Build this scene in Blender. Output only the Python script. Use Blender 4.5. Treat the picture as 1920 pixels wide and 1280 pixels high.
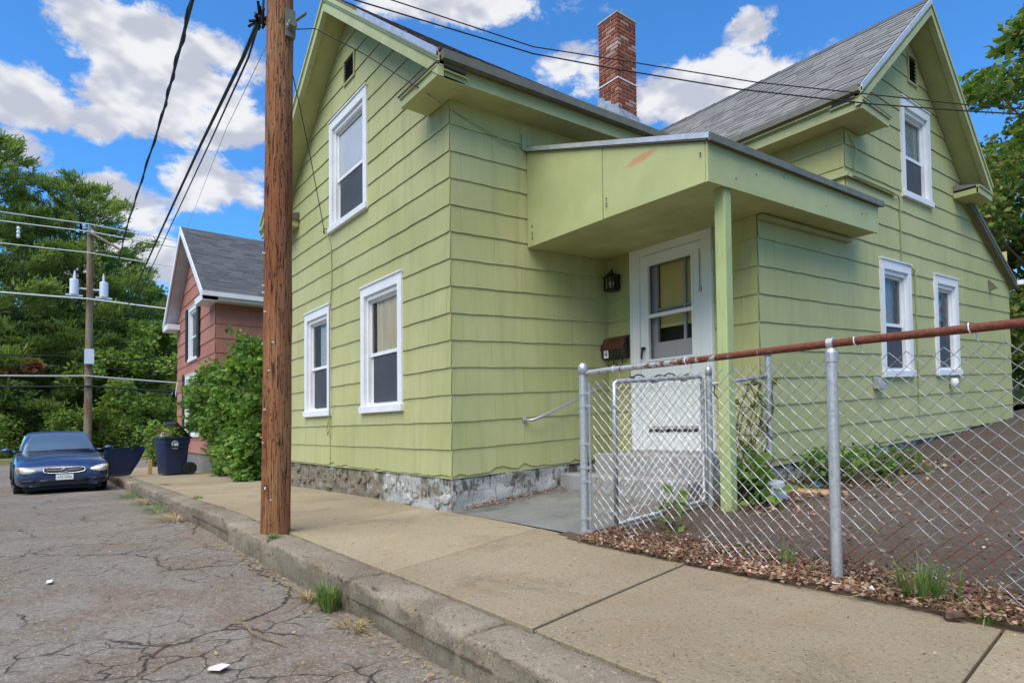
import bpy, bmesh, math, random
from math import radians, sin, cos, pi, hypot, sqrt
from mathutils import Vector, Matrix
import numpy as np

for o in list(bpy.data.objects): bpy.data.objects.remove(o, do_unlink=True)
scene = bpy.context.scene
COL = scene.collection
rng = random.Random(11)
nrng = np.random.default_rng(5)

# ------------------------------------------------------------------ camera
CAM_H = 0.82
YAW, PITCH, ROLL = radians(-52.4), radians(1.79), radians(-0.61)
fw = Vector((sin(YAW)*cos(PITCH), cos(YAW)*cos(PITCH), sin(PITCH)))
r0 = fw.cross(Vector((0, 0, 1))).normalized(); u0 = r0.cross(fw)
rr = cos(ROLL)*r0 + sin(ROLL)*u0; uu = -sin(ROLL)*r0 + cos(ROLL)*u0
cd = bpy.data.cameras.new('camera'); cam = bpy.data.objects.new('camera', cd); COL.objects.link(cam)
m3 = Matrix((rr, uu, -fw)).transposed()
cam.matrix_world = Matrix.Translation((0, 0, CAM_H)) @ m3.to_4x4()
cd.sensor_width = 36.0; cd.lens = 1144.0/1920.0*36.0
cd.shift_x = 0.0; cd.shift_y = (770-640)/1920.0
cd.clip_start = 0.05; cd.clip_end = 3000
scene.camera = cam

# ------------------------------------------------------------------ sun, exposure
SUN_EL, SUN_AZ = radians(57), radians(158)       # azimuth from +y towards +x
sd = bpy.data.lights.new('sun', 'SUN'); sd.energy = 2.85; sd.angle = radians(64); sd.color = (1.0, 0.91, 0.74)
sun = bpy.data.objects.new('sun', sd); COL.objects.link(sun)
sdir = Vector((sin(SUN_AZ)*cos(SUN_EL), cos(SUN_AZ)*cos(SUN_EL), sin(SUN_EL)))
sun.rotation_euler = sdir.to_track_quat('Z', 'Y').to_euler()
sun.location = (0, -10, 30)
scene.view_settings.view_transform = 'Standard'; scene.view_settings.look = 'None'
scene.view_settings.exposure = 0.80; scene.view_settings.gamma = 1.0
scene.view_settings.use_curve_mapping = False
scene.render.engine = 'CYCLES'

# ------------------------------------------------------------------ node helper
class NT:
    def __init__(s, tree): s.t = tree; s.n = tree.nodes; s.l = tree.links
    def add(s, typ, **kw):
        n = s.n.new(typ)
        for k, v in kw.items():
            if k == 'ins':
                for kk, vv in v.items(): s.set(n, kk, vv)
            else: setattr(n, k, v)
        return n
    def set(s, n, k, v):
        sock = n.inputs[k]
        if isinstance(v, bpy.types.NodeSocket): s.l.new(v, sock)
        elif isinstance(v, bpy.types.Node): s.l.new(v.outputs[0], sock)
        else: sock.default_value = v
    def math(s, op, a, b=None, c=None, clamp=False):
        n = s.add('ShaderNodeMath', operation=op, use_clamp=clamp)
        s.set(n, 0, a)
        if b is not None: s.set(n, 1, b)
        if c is not None: s.set(n, 2, c)
        return n.outputs[0]
    def vmath(s, op, a, b=None, sc=None):
        n = s.add('ShaderNodeVectorMath', operation=op); s.set(n, 0, a)
        if b is not None: s.set(n, 1, b)
        if sc is not None: s.set(n, 'Scale', sc)
        return n.outputs['Value'] if op in ('DOT_PRODUCT', 'LENGTH', 'DISTANCE') else n.outputs[0]
    def mix(s, f, a, b, blend='MIX'):
        n = s.add('ShaderNodeMix', data_type='RGBA', blend_type=blend)
        s.set(n, 0, f); s.set(n, 6, a); s.set(n, 7, b)
        return n.outputs[2]
    def ramp(s, f, stops, interp='LINEAR'):
        n = s.add('ShaderNodeValToRGB'); s.set(n, 0, f); cr = n.color_ramp; cr.interpolation = interp
        while len(cr.elements) < len(stops): cr.elements.new(0.5)
        for e, (p, c) in zip(cr.elements, stops):
            e.position = p; e.color = c if len(c) == 4 else (*c, 1)
        return n.outputs[0]
    def mapr(s, v, a, b, c=0.0, d=1.0, smooth=False):
        n = s.add('ShaderNodeMapRange'); n.clamp = True
        if smooth: n.interpolation_type = 'SMOOTHSTEP'
        s.set(n, 0, v); s.set(n, 1, a); s.set(n, 2, b); s.set(n, 3, c); s.set(n, 4, d)
        return n.outputs[0]
    def noise(s, vec, scale, detail=4, rough=0.55, dist=0.0):
        n = s.add('ShaderNodeTexNoise'); s.set(n, 'Vector', vec); s.set(n, 'Scale', scale)
        s.set(n, 'Detail', detail); s.set(n, 'Roughness', rough); s.set(n, 'Distortion', dist)
        return n
    def voro(s, vec, scale, feature='F1', rand=1.0):
        n = s.add('ShaderNodeTexVoronoi', feature=feature); s.set(n, 'Vector', vec); s.set(n, 'Scale', scale)
        s.set(n, 'Randomness', rand); return n
    def pos(s): return s.add('ShaderNodeNewGeometry').outputs['Position']
    def mapv(s, vec, scale=(1, 1, 1), rot=(0, 0, 0), loc=(0, 0, 0)):
        n = s.add('ShaderNodeMapping'); s.set(n, 0, vec); n.inputs['Scale'].default_value = scale
        n.inputs['Rotation'].default_value = rot; n.inputs['Location'].default_value = loc
        return n.outputs[0]

def rgb(r, g, b):
    f = lambda c: ((c/255+0.055)/1.055)**2.4 if c > 10 else c/255/12.92
    return (f(r), f(g), f(b), 1.0)

# ------------------------------------------------------------------ world: clear sky with cumulus clouds
world = bpy.data.worlds.new('World'); scene.world = world; world.use_nodes = True
w = NT(world.node_tree); w.n.clear()
sky = w.add('ShaderNodeTexSky', sky_type='NISHITA'); sky.sun_disc = False
sky.sun_elevation = SUN_EL; sky.sun_rotation = SUN_AZ; sky.altitude = 100
sky.air_density = 1.0; sky.dust_density = 0.6; sky.ozone_density = 3.0
SKY_STRENGTH = 0.15
CLOUD_LIT, CLOUD_SHADE, SKY_TINT = (3.45, 3.48, 3.55, 1), (2.15, 2.25, 2.6, 1), (0.30, 0.67, 0.97, 1)
dirv = w.add('ShaderNodeTexCoord').outputs['Generated']
dirn = w.vmath('NORMALIZE', dirv)
sep = w.add('ShaderNodeSeparateXYZ', ins={0: dirn})
dz = w.math('MAXIMUM', sep.outputs[2], 0.0)
den = w.math('ADD', dz, 0.22)
px = w.math('DIVIDE', sep.outputs[0], den); py = w.math('DIVIDE', sep.outputs[1], den)
pl = w.add('ShaderNodeCombineXYZ', ins={0: px, 1: py, 2: dz}).outputs[0]
# cumulus banks, each given by its bearing, elevation and angular size (degrees)
CLOUDS = [  # bearing from +y toward +x, elevation, half width, half height, strength
    (-84.1, 28.2, 5.4, 3.5, 1), (-78.8, 28.0, 4.2, 3.8, 1), (-90.2, 23.6, 5.6, 2.0, .9), (-82.6, 25.2, 8.6, 2.5, 1), (-78.2, 20.2, 5.0, 2.4, .95),
    (-84.4, 17.8, 3.6, 2.2, .85), (-75.2, 24.8, 1.6, .9, .8), (-91.6, 20.0, 2.4, 1.5, .9), (-56.6, 35.6, 9.5, 1.7, .9), (-45.7, 30.4, 3.8, 2.2, .9),
    (-34.5, 28.2, 8.2, 2.9, 1), (-30.2, 31.6, 2.8, 1.2, .5), (-51.9, 37.7, 10.4, 1.8, .8), (-13.7, 17.8, 2.0, 1.5, .9), (-85.5, 13.5, 7.0, 2.6, .8)]
best = None
for az, el, hw, hh, st in CLOUDS:
    a, e = radians(az), radians(el)
    c = (sin(a)*cos(e), cos(a)*cos(e), sin(e)); tu = (cos(a), -sin(a), 0); tv = (-sin(a)*sin(e), -cos(a)*sin(e), cos(e))
    A = w.math('DIVIDE', w.vmath('DOT_PRODUCT', dirn, tu), sin(radians(hw)))
    B = w.math('DIVIDE', w.vmath('DOT_PRODUCT', dirn, tv), sin(radians(hh)))
    r2 = w.math('ADD', w.math('MULTIPLY', A, A), w.math('MULTIPLY', B, B))
    r2 = w.math('ADD', r2, w.math('MULTIPLY', w.math('LESS_THAN', w.vmath('DOT_PRODUCT', dirn, c), 0.3), 9.0))
    f = w.math('MULTIPLY', w.math('SUBTRACT', 1.0, r2), st)
    best = f if best is None else w.math('MAXIMUM', best, f)
best = w.math('MAXIMUM', best, -1.1)
nd = w.mapv(dirn, (1, 1, 1.6))
cn = w.noise(nd, 12.0, 6, 0.62, 0.25).outputs[0]
lo1 = w.noise(nd, 11.0, 3, 0.55).outputs[0]
lo2 = w.noise(w.vmath('ADD', nd, (0.0, 0.0, 0.045)), 11.0, 3, 0.55).outputs[0]
wide = w.noise(pl, 1.1, 3, 0.6).outputs[0]
field = w.math('ADD', w.math('MULTIPLY', best, 0.95), w.math('MULTIPLY', w.math('SUBTRACT', cn, 0.50), 3.6))
# beyond the banks listed above the sky goes on with scattered cloud of the same kind
out = w.mapr(w.vmath('DOT_PRODUCT', dirn, tuple(fw)), 0.30, 0.55, 1.0, 0.0, True)
rest = w.math('ADD', w.math('MULTIPLY', w.math('SUBTRACT', wide, 0.52), 3.0), w.math('MULTIPLY', w.math('SUBTRACT', cn, 0.5), 1.6))
field = w.math('MAXIMUM', field, w.math('SUBTRACT', rest, w.math('SUBTRACT', 1.0, out)))
dens = w.mapr(field, -0.06, 0.52, 0, 1, True)
lit = w.mapr(w.math('SUBTRACT', lo1, lo2), -0.10, 0.12, 0.0, 1.0, True)
ccol = w.mix(lit, CLOUD_SHADE, CLOUD_LIT)
skyc = w.mix(1.0, sky.outputs[0], SKY_TINT, 'MULTIPLY')
final = w.mix(w.math('MULTIPLY', dens, 0.97), skyc, ccol)
bg = w.add('ShaderNodeBackground', ins={'Color': final, 'Strength': SKY_STRENGTH})
wo = w.add('ShaderNodeOutputWorld', ins={0: bg})
world.cycles.sampling_method = 'MANUAL'; world.cycles.sample_map_resolution = 1024

# ------------------------------------------------------------------ materials
MATS = {}
def newmat(name):
    m = bpy.data.materials.new(name); m.use_nodes = True; t = NT(m.node_tree); t.n.clear()
    b = t.add('ShaderNodeBsdfPrincipled'); o = t.add('ShaderNodeOutputMaterial', ins={0: b}); MATS[name] = m
    return t, b, o
def bump(t, b, h, strength=0.4, dist=0.01):
    bn = t.add('ShaderNodeBump'); t.set(bn, 'Height', h); t.set(bn, 'Strength', strength); t.set(bn, 'Distance', dist)
    t.set(b, 'Normal', bn.outputs[0])
def spec(b, v):
    b.inputs['Specular IOR Level'].default_value = v
def plain(name, col, rough=0.6, var=0.12, scale=6.0, metal=0.0, bmp=0.15, dirt=None, dirt_amt=0.35, sp=0.4):
    t, b, o = newmat(name); p = t.pos()
    n = t.noise(p, scale, 4, 0.6).outputs[0]; f = t.noise(p, scale*9, 2, 0.6).outputs[0]
    c0 = tuple(max(0, x*(1-var)) for x in col[:3])+(1,); c1 = tuple(min(1, x*(1+var)) for x in col[:3])+(1,)
    c = t.mix(t.mapr(n, .3, .7), c0, c1)
    if dirt:
        dn = t.noise(p, scale*.55, 5, 0.68).outputs[0]
        c = t.mix(t.mapr(dn, .5, .72, 0, dirt_amt), c, dirt)
    t.set(b, 'Base Color', c); b.inputs['Roughness'].default_value = rough; b.inputs['Metallic'].default_value = metal; spec(b, sp)
    if bmp: bump(t, b, f, bmp*.8, 0.004)
    return MATS[name]

# painted mineral-fibre siding: vertical grain, chalky paint, grime
def siding(name, col, darkc, grime, rnd=0.03):
    t, b, o = newmat(name); p = t.pos()
    grain = t.noise(t.mapv(p, (26, 26, 1.6)), 3.0, 3, 0.6).outputs[0]
    big = t.noise(p, 0.9, 3, 0.6).outputs[0]
    strk = t.noise(t.mapv(p, (6, 6, .5)), 1.6, 4, 0.65).outputs[0]
    sp = t.noise(p, 70, 2, 0.6).outputs[0]
    rv = t.add('ShaderNodeObjectInfo').outputs['Random']
    c = t.mix(t.mapr(big, .36, .62), darkc, col)
    c = t.mix(t.mapr(grain, .35, .7, 0, .22), c, tuple(x*.72 for x in col[:3])+(1,))
    c = t.mix(t.mapr(strk, .50, .72, 0, .55), c, grime)
    c = t.mix(t.mapr(sp, .70, .80, 0, .35), c, tuple(x*.35 for x in col[:3])+(1,))
    hs = t.add('ShaderNodeHueSaturation'); t.set(hs, 'Color', c); t.set(hs, 'Value', t.mapr(rv, 0, 1, 1-rnd, 1+rnd))
    t.set(hs, 'Saturation', t.mapr(rv, 0, 1, 1.05, .95))
    t.set(b, 'Base Color', hs.outputs[0]); b.inputs['Roughness'].default_value = .62; spec(b, .3)
    bump(t, b, grain, .32, .004)
    return MATS[name]
GREEN = (0.485, 0.480, 0.222, 1)
siding('siding_green', GREEN, (0.42, 0.43, 0.195, 1), (0.34, 0.35, 0.165, 1))
siding('siding_red', (0.45, 0.185, 0.13, 1), (0.40, 0.165, 0.115, 1), (0.31, 0.135, 0.10, 1), .05)
plain('trim_green', (0.42, 0.44, 0.205, 1), .5, .10, 3, bmp=.12, dirt=(.20, .21, .10, 1), dirt_amt=.4)
plain('soffit_green', (0.43, 0.44, 0.195, 1), .6, .14, 2, bmp=.1, dirt=(.20, .20, .09, 1), dirt_amt=.4)
# porch fascia: green paint worn through to a red primer in one patch
t, b, o = newmat('fascia_green'); p = t.pos()
n = t.noise(p, 3, 6).outputs[0]; fn = t.noise(t.mapv(p, (3, 3, 30)), 5, 5, .7).outputs[0]
c = t.mix(t.mapr(n, .3, .7), (0.39, .42, .19, 1), (0.46, .485, .225, 1))
dx = t.vmath('SUBTRACT', p, (-3.60, 4.26, 3.27))
sx = t.add('ShaderNodeSeparateXYZ', ins={0: dx})
e = t.math('ADD', t.math('POWER', t.math('DIVIDE', sx.outputs[0], .22), 2), t.math('POWER', t.math('DIVIDE', t.math('SUBTRACT', sx.outputs[2], t.math('MULTIPLY', sx.outputs[0], .10)), .045), 2))
fm = t.math('ADD', t.math('SUBTRACT', 1.0, e), t.math('MULTIPLY', t.math('SUBTRACT', fn, .5), 2.6))
c = t.mix(t.mapr(fm, .25, .6, 0, .8), c, (.55, .25, .13, 1))
t.set(b, 'Base Color', c); b.inputs['Roughness'].default_value = .5; spec(b, .35); bump(t, b, n, .2, .006)
plain('white_paint', (0.78, 0.79, 0.82, 1), .45, .05, 4, bmp=.05, dirt=(.45, .45, .43, 1), dirt_amt=.16)
plain('white_door', (0.82, 0.83, 0.84, 1), .35, .04, 2, bmp=.03, dirt=(.5, .5, .46, 1), dirt_amt=.15)
plain('metal_drip', (0.62, 0.62, 0.62, 1), .35, .15, 8, metal=.5, dirt=(.3, .25, .2, 1), dirt_amt=.3)
plain('gutter_grey', (0.15, 0.15, 0.115, 1), .5, .2, 6, dirt=(.12, .12, .09, 1), dirt_amt=.5)
plain('lead', (0.36, 0.38, 0.41, 1), .5, .3, 9, metal=.4, bmp=.5)
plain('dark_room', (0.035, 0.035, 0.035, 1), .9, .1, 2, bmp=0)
plain('screen_dark', (0.055, 0.06, 0.075, 1), .7, .2, 3, bmp=0)
plain('shade_white', (0.80, 0.80, 0.82, 1), .8, .03, 2, bmp=0)
plain('black_iron', (0.018, 0.018, 0.019, 1), .45, .2, 20, metal=.2)
plain('mail_black', (0.022, 0.020, 0.020, 1), .4, .3, 14, dirt=(.10, .05, .035, 1), dirt_amt=.6)
plain('mail_brown', (0.085, 0.03, 0.02, 1), .45, .3, 14, dirt=(.2, .12, .09, 1), dirt_amt=.4)
plain('black_plastic', (0.02, 0.02, 0.022, 1), .5, .15, 10)
plain('rubber', (0.018, 0.018, 0.018, 1), .8, .2, 20)
plain('cable_black', (0.012, 0.012, 0.013, 1), .6, .2, 8, bmp=0)
plain('cable_green', (0.30, 0.33, 0.14, 1), .6, .15, 8, bmp=0)
plain('wire_grey', (0.42, 0.43, 0.45, 1), .5, .1, 8, bmp=0)
plain('wire_pale', (0.7, 0.72, 0.74, 1), .5, .1, 3, bmp=0)
plain('ceramic_grey', (0.62, 0.66, 0.74, 1), .3, .08, 4, bmp=0)
plain('printed_black', (0.01, 0.01, 0.01, 1), .5, .0, 4, bmp=0)
plain('printed_green', (0.05, 0.20, 0.14, 1), .5, .0, 4, bmp=0)
plain('printed_white', (0.8, 0.81, 0.82, 1), .5, .02, 4, bmp=0)
plain('sash_grey', (0.42, 0.40, 0.42, 1), .6, .1, 4, bmp=.05)
plain('bin_blue', (0.022, 0.034, 0.085, 1), .42, .12, 4, bmp=.1, dirt=(.06, .07, .10, 1), dirt_amt=.4)
plain('bin_lid', (0.02, 0.02, 0.022, 1), .4, .12, 5)
plain('cushion_yellow', (0.50, 0.38, 0.12, 1), .7, .15, 5)
plain('stake_orange', (0.55, 0.34, 0.16, 1), .7, .15, 5)
plain('paper_pink', (0.85, 0.62, 0.60, 1), .7, .06, 30)
plain('paper_white', (0.85, 0.86, 0.87, 1), .7, .06, 30)
plain('twig', (0.22, 0.15, 0.085, 1), .8, .3, 30)
plain('plastic_box', (0.45, 0.47, 0.52, 1), .4, .1, 5)
plain('litter_wrap', (0.10, 0.35, 0.45, 1), .4, .6, 40)
plain('mulch', (0.10, 0.06, 0.04, 1), .9, .5, 40, bmp=.8)
# curtain
t, b, o = newmat('curtain'); p = t.pos()
fold = t.noise(t.mapv(p, (16, 16, .6)), 2, 3).outputs[0]
t.set(b, 'Base Color', t.mix(t.mapr(fold, .3, .7), (.58, .46, .24, 1), (.78, .68, .44, 1))); b.inputs['Roughness'].default_value = .85
t.set(b, 'Emission Color', (1, .8, .45, 1)); b.inputs['Emission Strength'].default_value = 0.0
bump(t, b, fold, .5, .02)
plain('shade_yellow', (0.62, 0.50, 0.20, 1), .8, .08, 3, bmp=.05)
plain('lace', (0.55, 0.52, 0.45, 1), .9, .25, 25)
# window glass: clear pane with Fresnel reflection; car glass adds a painted sky reflection
def glass(name, ior=1.5, tint=(1, 1, 1, 1), extra_refl=0.0, sky_film=0.0):
    t, b, o = newmat(name); t.n.remove(b)
    fr = t.add('ShaderNodeFresnel'); fr.inputs[0].default_value = ior
    tr = t.add('ShaderNodeBsdfTransparent'); tr.inputs[0].default_value = tint
    gl = t.add('ShaderNodeBsdfGlossy'); gl.inputs['Roughness'].default_value = 0.02
    p = t.pos(); bn = t.add('ShaderNodeBump'); t.set(bn, 'Height', t.noise(p, 2.2, 2).outputs[0]); t.set(bn, 'Strength', .25); t.set(bn, 'Distance', .01)
    t.set(gl, 'Normal', bn.outputs[0])
    mx = t.add('ShaderNodeMixShader'); t.set(mx, 0, t.math('ADD', fr.outputs[0], extra_refl, clamp=True)); t.l.new(tr.outputs[0], mx.inputs[1]); t.l.new(gl.outputs[0], mx.inputs[2])  # constant added to Fresnel strengthens the mirrored sky
    if sky_film:  # grey diffuse film painting in the pale reflected sky on the car glass
        df = t.add('ShaderNodeBsdfDiffuse'); df.inputs[0].default_value = (.42, .47, .46, 1); m2 = t.add('ShaderNodeMixShader'); m2.inputs[0].default_value = sky_film
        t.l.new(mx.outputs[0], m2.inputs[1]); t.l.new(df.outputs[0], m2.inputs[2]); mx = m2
    t.l.new(mx.outputs[0], o.inputs[0]); return MATS[name]
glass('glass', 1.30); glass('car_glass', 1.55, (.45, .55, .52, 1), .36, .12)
# asphalt roof shingles
def roofmat(name, a, bb, wear):
    t, b, o = newmat(name); p = t.pos()
    gr = t.noise(p, 120, 2, .7).outputs[0]; big = t.noise(p, 1.3, 5, .6).outputs[0]
    isl = t.add('ShaderNodeNewGeometry').outputs['Random Per Island']
    c = t.mix(t.mapr(isl, 0, 1), a, bb); c = t.mix(t.mapr(big, .45, .7, 0, .5), c, wear)
    c = t.mix(t.mapr(gr, .35, .7, 0, .35), c, tuple(x*.5 for x in a[:3])+(1,))
    t.set(b, 'Base Color', c); b.inputs['Roughness'].default_value = .9; spec(b, .2); bump(t, b, gr, .5, .004)
roofmat('roof_grey', (.165, .163, .158, 1), (.25, .246, .236, 1), (.215, .21, .20, 1))
roofmat('roof_brown', (.10, .085, .075, 1), (.20, .17, .15, 1), (.15, .14, .12, 1))
roofmat('roof_dark', (.075, .08, .088, 1), (.125, .13, .14, 1), (.10, .105, .11, 1))
# brick
t, b, o = newmat('brick'); p = t.pos(); rv = t.add('ShaderNodeObjectInfo').outputs['Random']
c = t.ramp(rv, [(0, (.16, .05, .032)), (.35, (.25, .075, .045)), (.7, (.33, .11, .065)), (.92, (.40, .17, .12)), (1, (.50, .36, .30))])
n = t.noise(p, 22, 5, .65).outputs[0]; c = t.mix(t.mapr(n, .4, .75, 0, .45), c, (.12, .045, .03, 1))
t.set(b, 'Base Color', c); b.inputs['Roughness'].default_value = .9; spec(b, .2); bump(t, b, n, .6, .008)
plain('mortar', (.42, .36, .30, 1), .95, .25, 12, bmp=.5)
# utility pole wood
def polemat(name, a, bb, crack):
    t, b, o = newmat(name); p = t.pos()
    g = t.noise(t.mapv(p, (30, 30, 1.2)), 1.4, 6, .65, .4).outputs[0]
    h = t.noise(t.mapv(p, (45, 45, 2.2)), 2.2, 6, .75).outputs[0]
    lo = t.noise(t.mapv(p, (2, 2, .7)), 1.2, 4).outputs[0]
    c = t.mix(t.mapr(g, .3, .7), a, bb); c = t.mix(t.mapr(lo, .4, .65, 0, .7), c, (.21, .062, .022, 1))
    c = t.mix(t.mapr(h, .54, .60, 0, .9), c, crack)
    pit = t.voro(t.mapv(p, (1, 1, .35)), 34).outputs['Distance']
    c = t.mix(t.mapr(pit, .13, .22, .85, 0), c, crack)
    t.set(b, 'Base Color', c); b.inputs['Roughness'].default_value = .75; spec(b, .25)
    bump(t, b, t.math('SUBTRACT', g, t.mapr(h, .54, .66)), .9, .012)
polemat('pole_wood', (.20, .070, .026, 1), (.44, .235, .115, 1), (.030, .013, .007, 1))
polemat('pole_far', (.20, .17, .11, 1), (.33, .29, .20, 1), (.09, .07, .05, 1))
t, b, o = newmat('post_worn'); p = t.pos()
h = t.noise(t.mapv(p, (40, 40, 1.6)), 1.5, 6, .7).outputs[0]
c = t.mix(t.mapr(t.noise(p, 3, 4).outputs[0], .3, .7), (.36, .43, .18, 1), (.44, .50, .24, 1)); c = t.mix(t.mapr(h, .55, .68, 0, .6), c, (.20, .22, .10, 1))
t.set(b, 'Base Color', c); b.inputs['Roughness'].default_value = .7; bump(t, b, h, .6, .006)
# galvanised pipe, some of it gone to rust
def pipemat(name, rust_lo, rust_hi, xr=None, scale=9, zr=None):
    t, b, o = newmat(name); p = t.pos()
    n = t.noise(p, scale, 7, .68).outputs[0]; f = t.noise(p, 60, 3).outputs[0]
    v = n
    if xr: v = t.math('ADD', n, t.mapr(t.add('ShaderNodeSeparateXYZ', ins={0: p}).outputs[0], xr[0], xr[1], -.10, .24))
    if zr: v = t.math('ADD', n, t.mapr(t.add('ShaderNodeSeparateXYZ', ins={0: p}).outputs[2], zr[0], zr[1], 0, .18))
    rm = t.mapr(v, rust_lo, rust_hi)
    g = t.mix(t.mapr(f, .3, .7), (.40, .40, .42, 1), (.58, .58, .60, 1))
    r = t.mix(t.mapr(f, .3, .7), (.085, .020, .012, 1), (.20, .058, .028, 1))
    t.set(b, 'Base Color', t.mix(rm, g, r)); t.set(b, 'Metallic', t.mapr(rm, 0, 1, .55, 0)); t.set(b, 'Roughness', t.mapr(rm, 0, 1, .42, .85))
    bump(t, b, n, .25, .003)
pipemat('galvanised', .66, .74); pipemat('rail_rust', .50, .58, (-3.3, -1.5), 20); pipemat('wire_galv', .60, .70, None, 5, (.75, .05))
# concrete pavement: exposed-aggregate, stained
def walk(name, a, bb, stain, dark, speck=.5):
    t, b, o = newmat(name); p = t.pos()
    big = t.noise(p, .75, 6, .6).outputs[0]; med = t.noise(p, 3.2, 6, .65).outputs[0]
    ag = t.noise(p, 48, 3, .85).outputs[0]; ag2 = t.noise(p, 75, 2, .8).outputs[0]
    rv = t.add('ShaderNodeObjectInfo').outputs['Random']
    c = t.mix(t.mapr(big, .32, .68), a, bb); c = t.mix(t.mapr(med, .52, .72, 0, .5), c, stain)
    c = t.mix(t.mapr(t.noise(p, 1.7, 7, .7, .6).outputs[0], .53, .70, 0, .6), c, dark)
    c = t.mix(t.mapr(ag, .56, .66, 0, speck), c, tuple(x*.28 for x in a[:3])+(1,))
    c = t.mix(t.mapr(ag2, .58, .70, 0, .6), c, tuple(min(1, x*1.6) for x in bb[:3])+(1,))
    hs = t.add('ShaderNodeHueSaturation'); t.set(hs, 'Color', c); t.set(hs, 'Value', t.mapr(rv, 0, 1, .88, 1.08))
    t.set(b, 'Base Color', hs.outputs[0]); b.inputs['Roughness'].default_value = .9; spec(b, .2)
    bump(t, b, ag, .55, .006)
walk('walk_tan', (.270, .216, .142, 1), (.345, .284, .194, 1), (.315, .205, .110, 1), (.150, .118, .082, 1), .8)
walk('concrete_grey', (.155, .155, .145, 1), (.25, .25, .235, 1), (.11, .095, .07, 1), (.05, .045, .036, 1), .5)
walk('concrete_step', (.30, .31, .31, 1), (.38, .38, .37, 1), (.30, .20, .12, 1), (.13, .11, .085, 1), .3)
walk('kerb_stone', (.16, .134, .10, 1), (.31, .265, .20, 1), (.20, .132, .085, 1), (.050, .042, .034, 1), .9)
# road asphalt with alligator cracks
def asphalt(name, a, bb, brown, crk, seam=True):
    t, b, o = newmat(name); p = t.pos()
    warp = t.noise(p, 2.2, 3, .65).outputs['Color']
    pw = t.vmath('ADD', p, t.vmath('SCALE', t.vmath('SUBTRACT', warp, (.5, .5, .5)), sc=.34))
    fwp = t.noise(p, 11, 3, .6).outputs['Color']
    pw = t.vmath('ADD', pw, t.vmath('SCALE', t.vmath('SUBTRACT', fwp, (.5, .5, .5)), sc=.07))
    wz = t.mapv(pw, (1, 1, 0))
    big = t.noise(p, .55, 3, .62).outputs[0]; med = t.noise(p, 1.9, 4, .7).outputs[0]
    ag = t.noise(p, 60, 3, .85).outputs[0]; ag2 = t.noise(p, 22, 4, .75).outputs[0]
    v1 = t.voro(wz, .80, 'DISTANCE_TO_EDGE'); v1.voronoi_dimensions = '2D'; v2 = t.voro(wz, 4.4, 'DISTANCE_TO_EDGE'); v2.voronoi_dimensions = '2D'
    e1 = v1.outputs['Distance']; e2 = v2.outputs['Distance']
    k1 = t.mapr(e1, .003, .013, 1, 0); k2 = t.mapr(e2, .008, .045, 1, 0)
    k1 = t.math('MULTIPLY', k1, t.mapr(t.noise(p, 1.4, 3).outputs[0], .41, .52))
    k2 = t.math('MULTIPLY', k2, t.math('MULTIPLY', t.mapr(t.noise(p, .7, 3, .6).outputs[0], .44, .54), t.mapr(t.noise(p, 2.6, 3).outputs[0], .40, .54)))
    k = t.math('MULTIPLY', t.math('MAXIMUM', k1, k2), crk)
    c = t.mix(t.mapr(big, .3, .7), a, bb); c = t.mix(t.mapr(med, .46, .64, 0, .75), c, brown)
    c = t.mix(t.mapr(ag, .5, .68, 0, .75), c, tuple(x*1.9 for x in bb[:3])+(1,))
    c = t.mix(t.mapr(ag2, .50, .66, 0, .55), c, tuple(x*.45 for x in a[:3])+(1,))
    c = t.mix(t.math('MULTIPLY', k, .85), c, (.022, .019, .017, 1))
    t.set(b, 'Base Color', c); b.inputs['Roughness'].default_value = .92; spec(b, .2)
    bump(t, b, ag2, .9, .012)
asphalt('asphalt', (.148, .128, .108, 1), (.222, .197, .170, 1), (.160, .110, .075, 1), 1.0)
asphalt('asphalt_yard', (.070, .055, .044, 1), (.104, .083, .067, 1), (.095, .055, .036, 1), .25)
# rubble foundation with flaking whitewash
t, b, o = newmat('foundation'); p = t.pos()
n = t.noise(p, 3.0, 8, .7).outputs[0]; st = t.noise(t.mapv(p, (7, 7, 3.4)), 1.8, 7, .72).outputs[0]; f = t.noise(p, 40, 4, .7).outputs[0]
xx = t.add('ShaderNodeSeparateXYZ', ins={0: p})
wash = t.math('ADD', n, t.mapr(xx.outputs[0], -8.0, -6.2, -.10, .10))
c = t.mix(t.mapr(f, .3, .7), (.17, .14, .105, 1), (.33, .28, .21, 1))
c = t.mix(t.mapr(wash, .47, .56, 0, .9), c, (.52, .52, .51, 1))
c = t.mix(t.mapr(t.math('ADD', st, t.mapr(xx.outputs[2], .05, .42, -.05, .06)), .53, .60, 0, .85), c, (.07, .066, .05, 1))
vj = t.voro(t.vmath('ADD', p, t.vmath('SCALE', t.noise(p, 6, 3).outputs['Color'], sc=.12)), 4.2, 'DISTANCE_TO_EDGE').outputs['Distance']
c = t.mix(t.mapr(vj, .006, .035, .5, 0), c, (.09, .082, .068, 1))
c = t.mix(t.mapr(t.noise(p, 2.0, 6, .7, 1.).outputs[0], .60, .68, 0, .4), c, (.24, .27, .10, 1))
t.set(b, 'Base Color', c); b.inputs['Roughness'].default_value = .95; spec(b, .15); bump(t, b, t.math('ADD', n, f), .9, .012)
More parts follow.
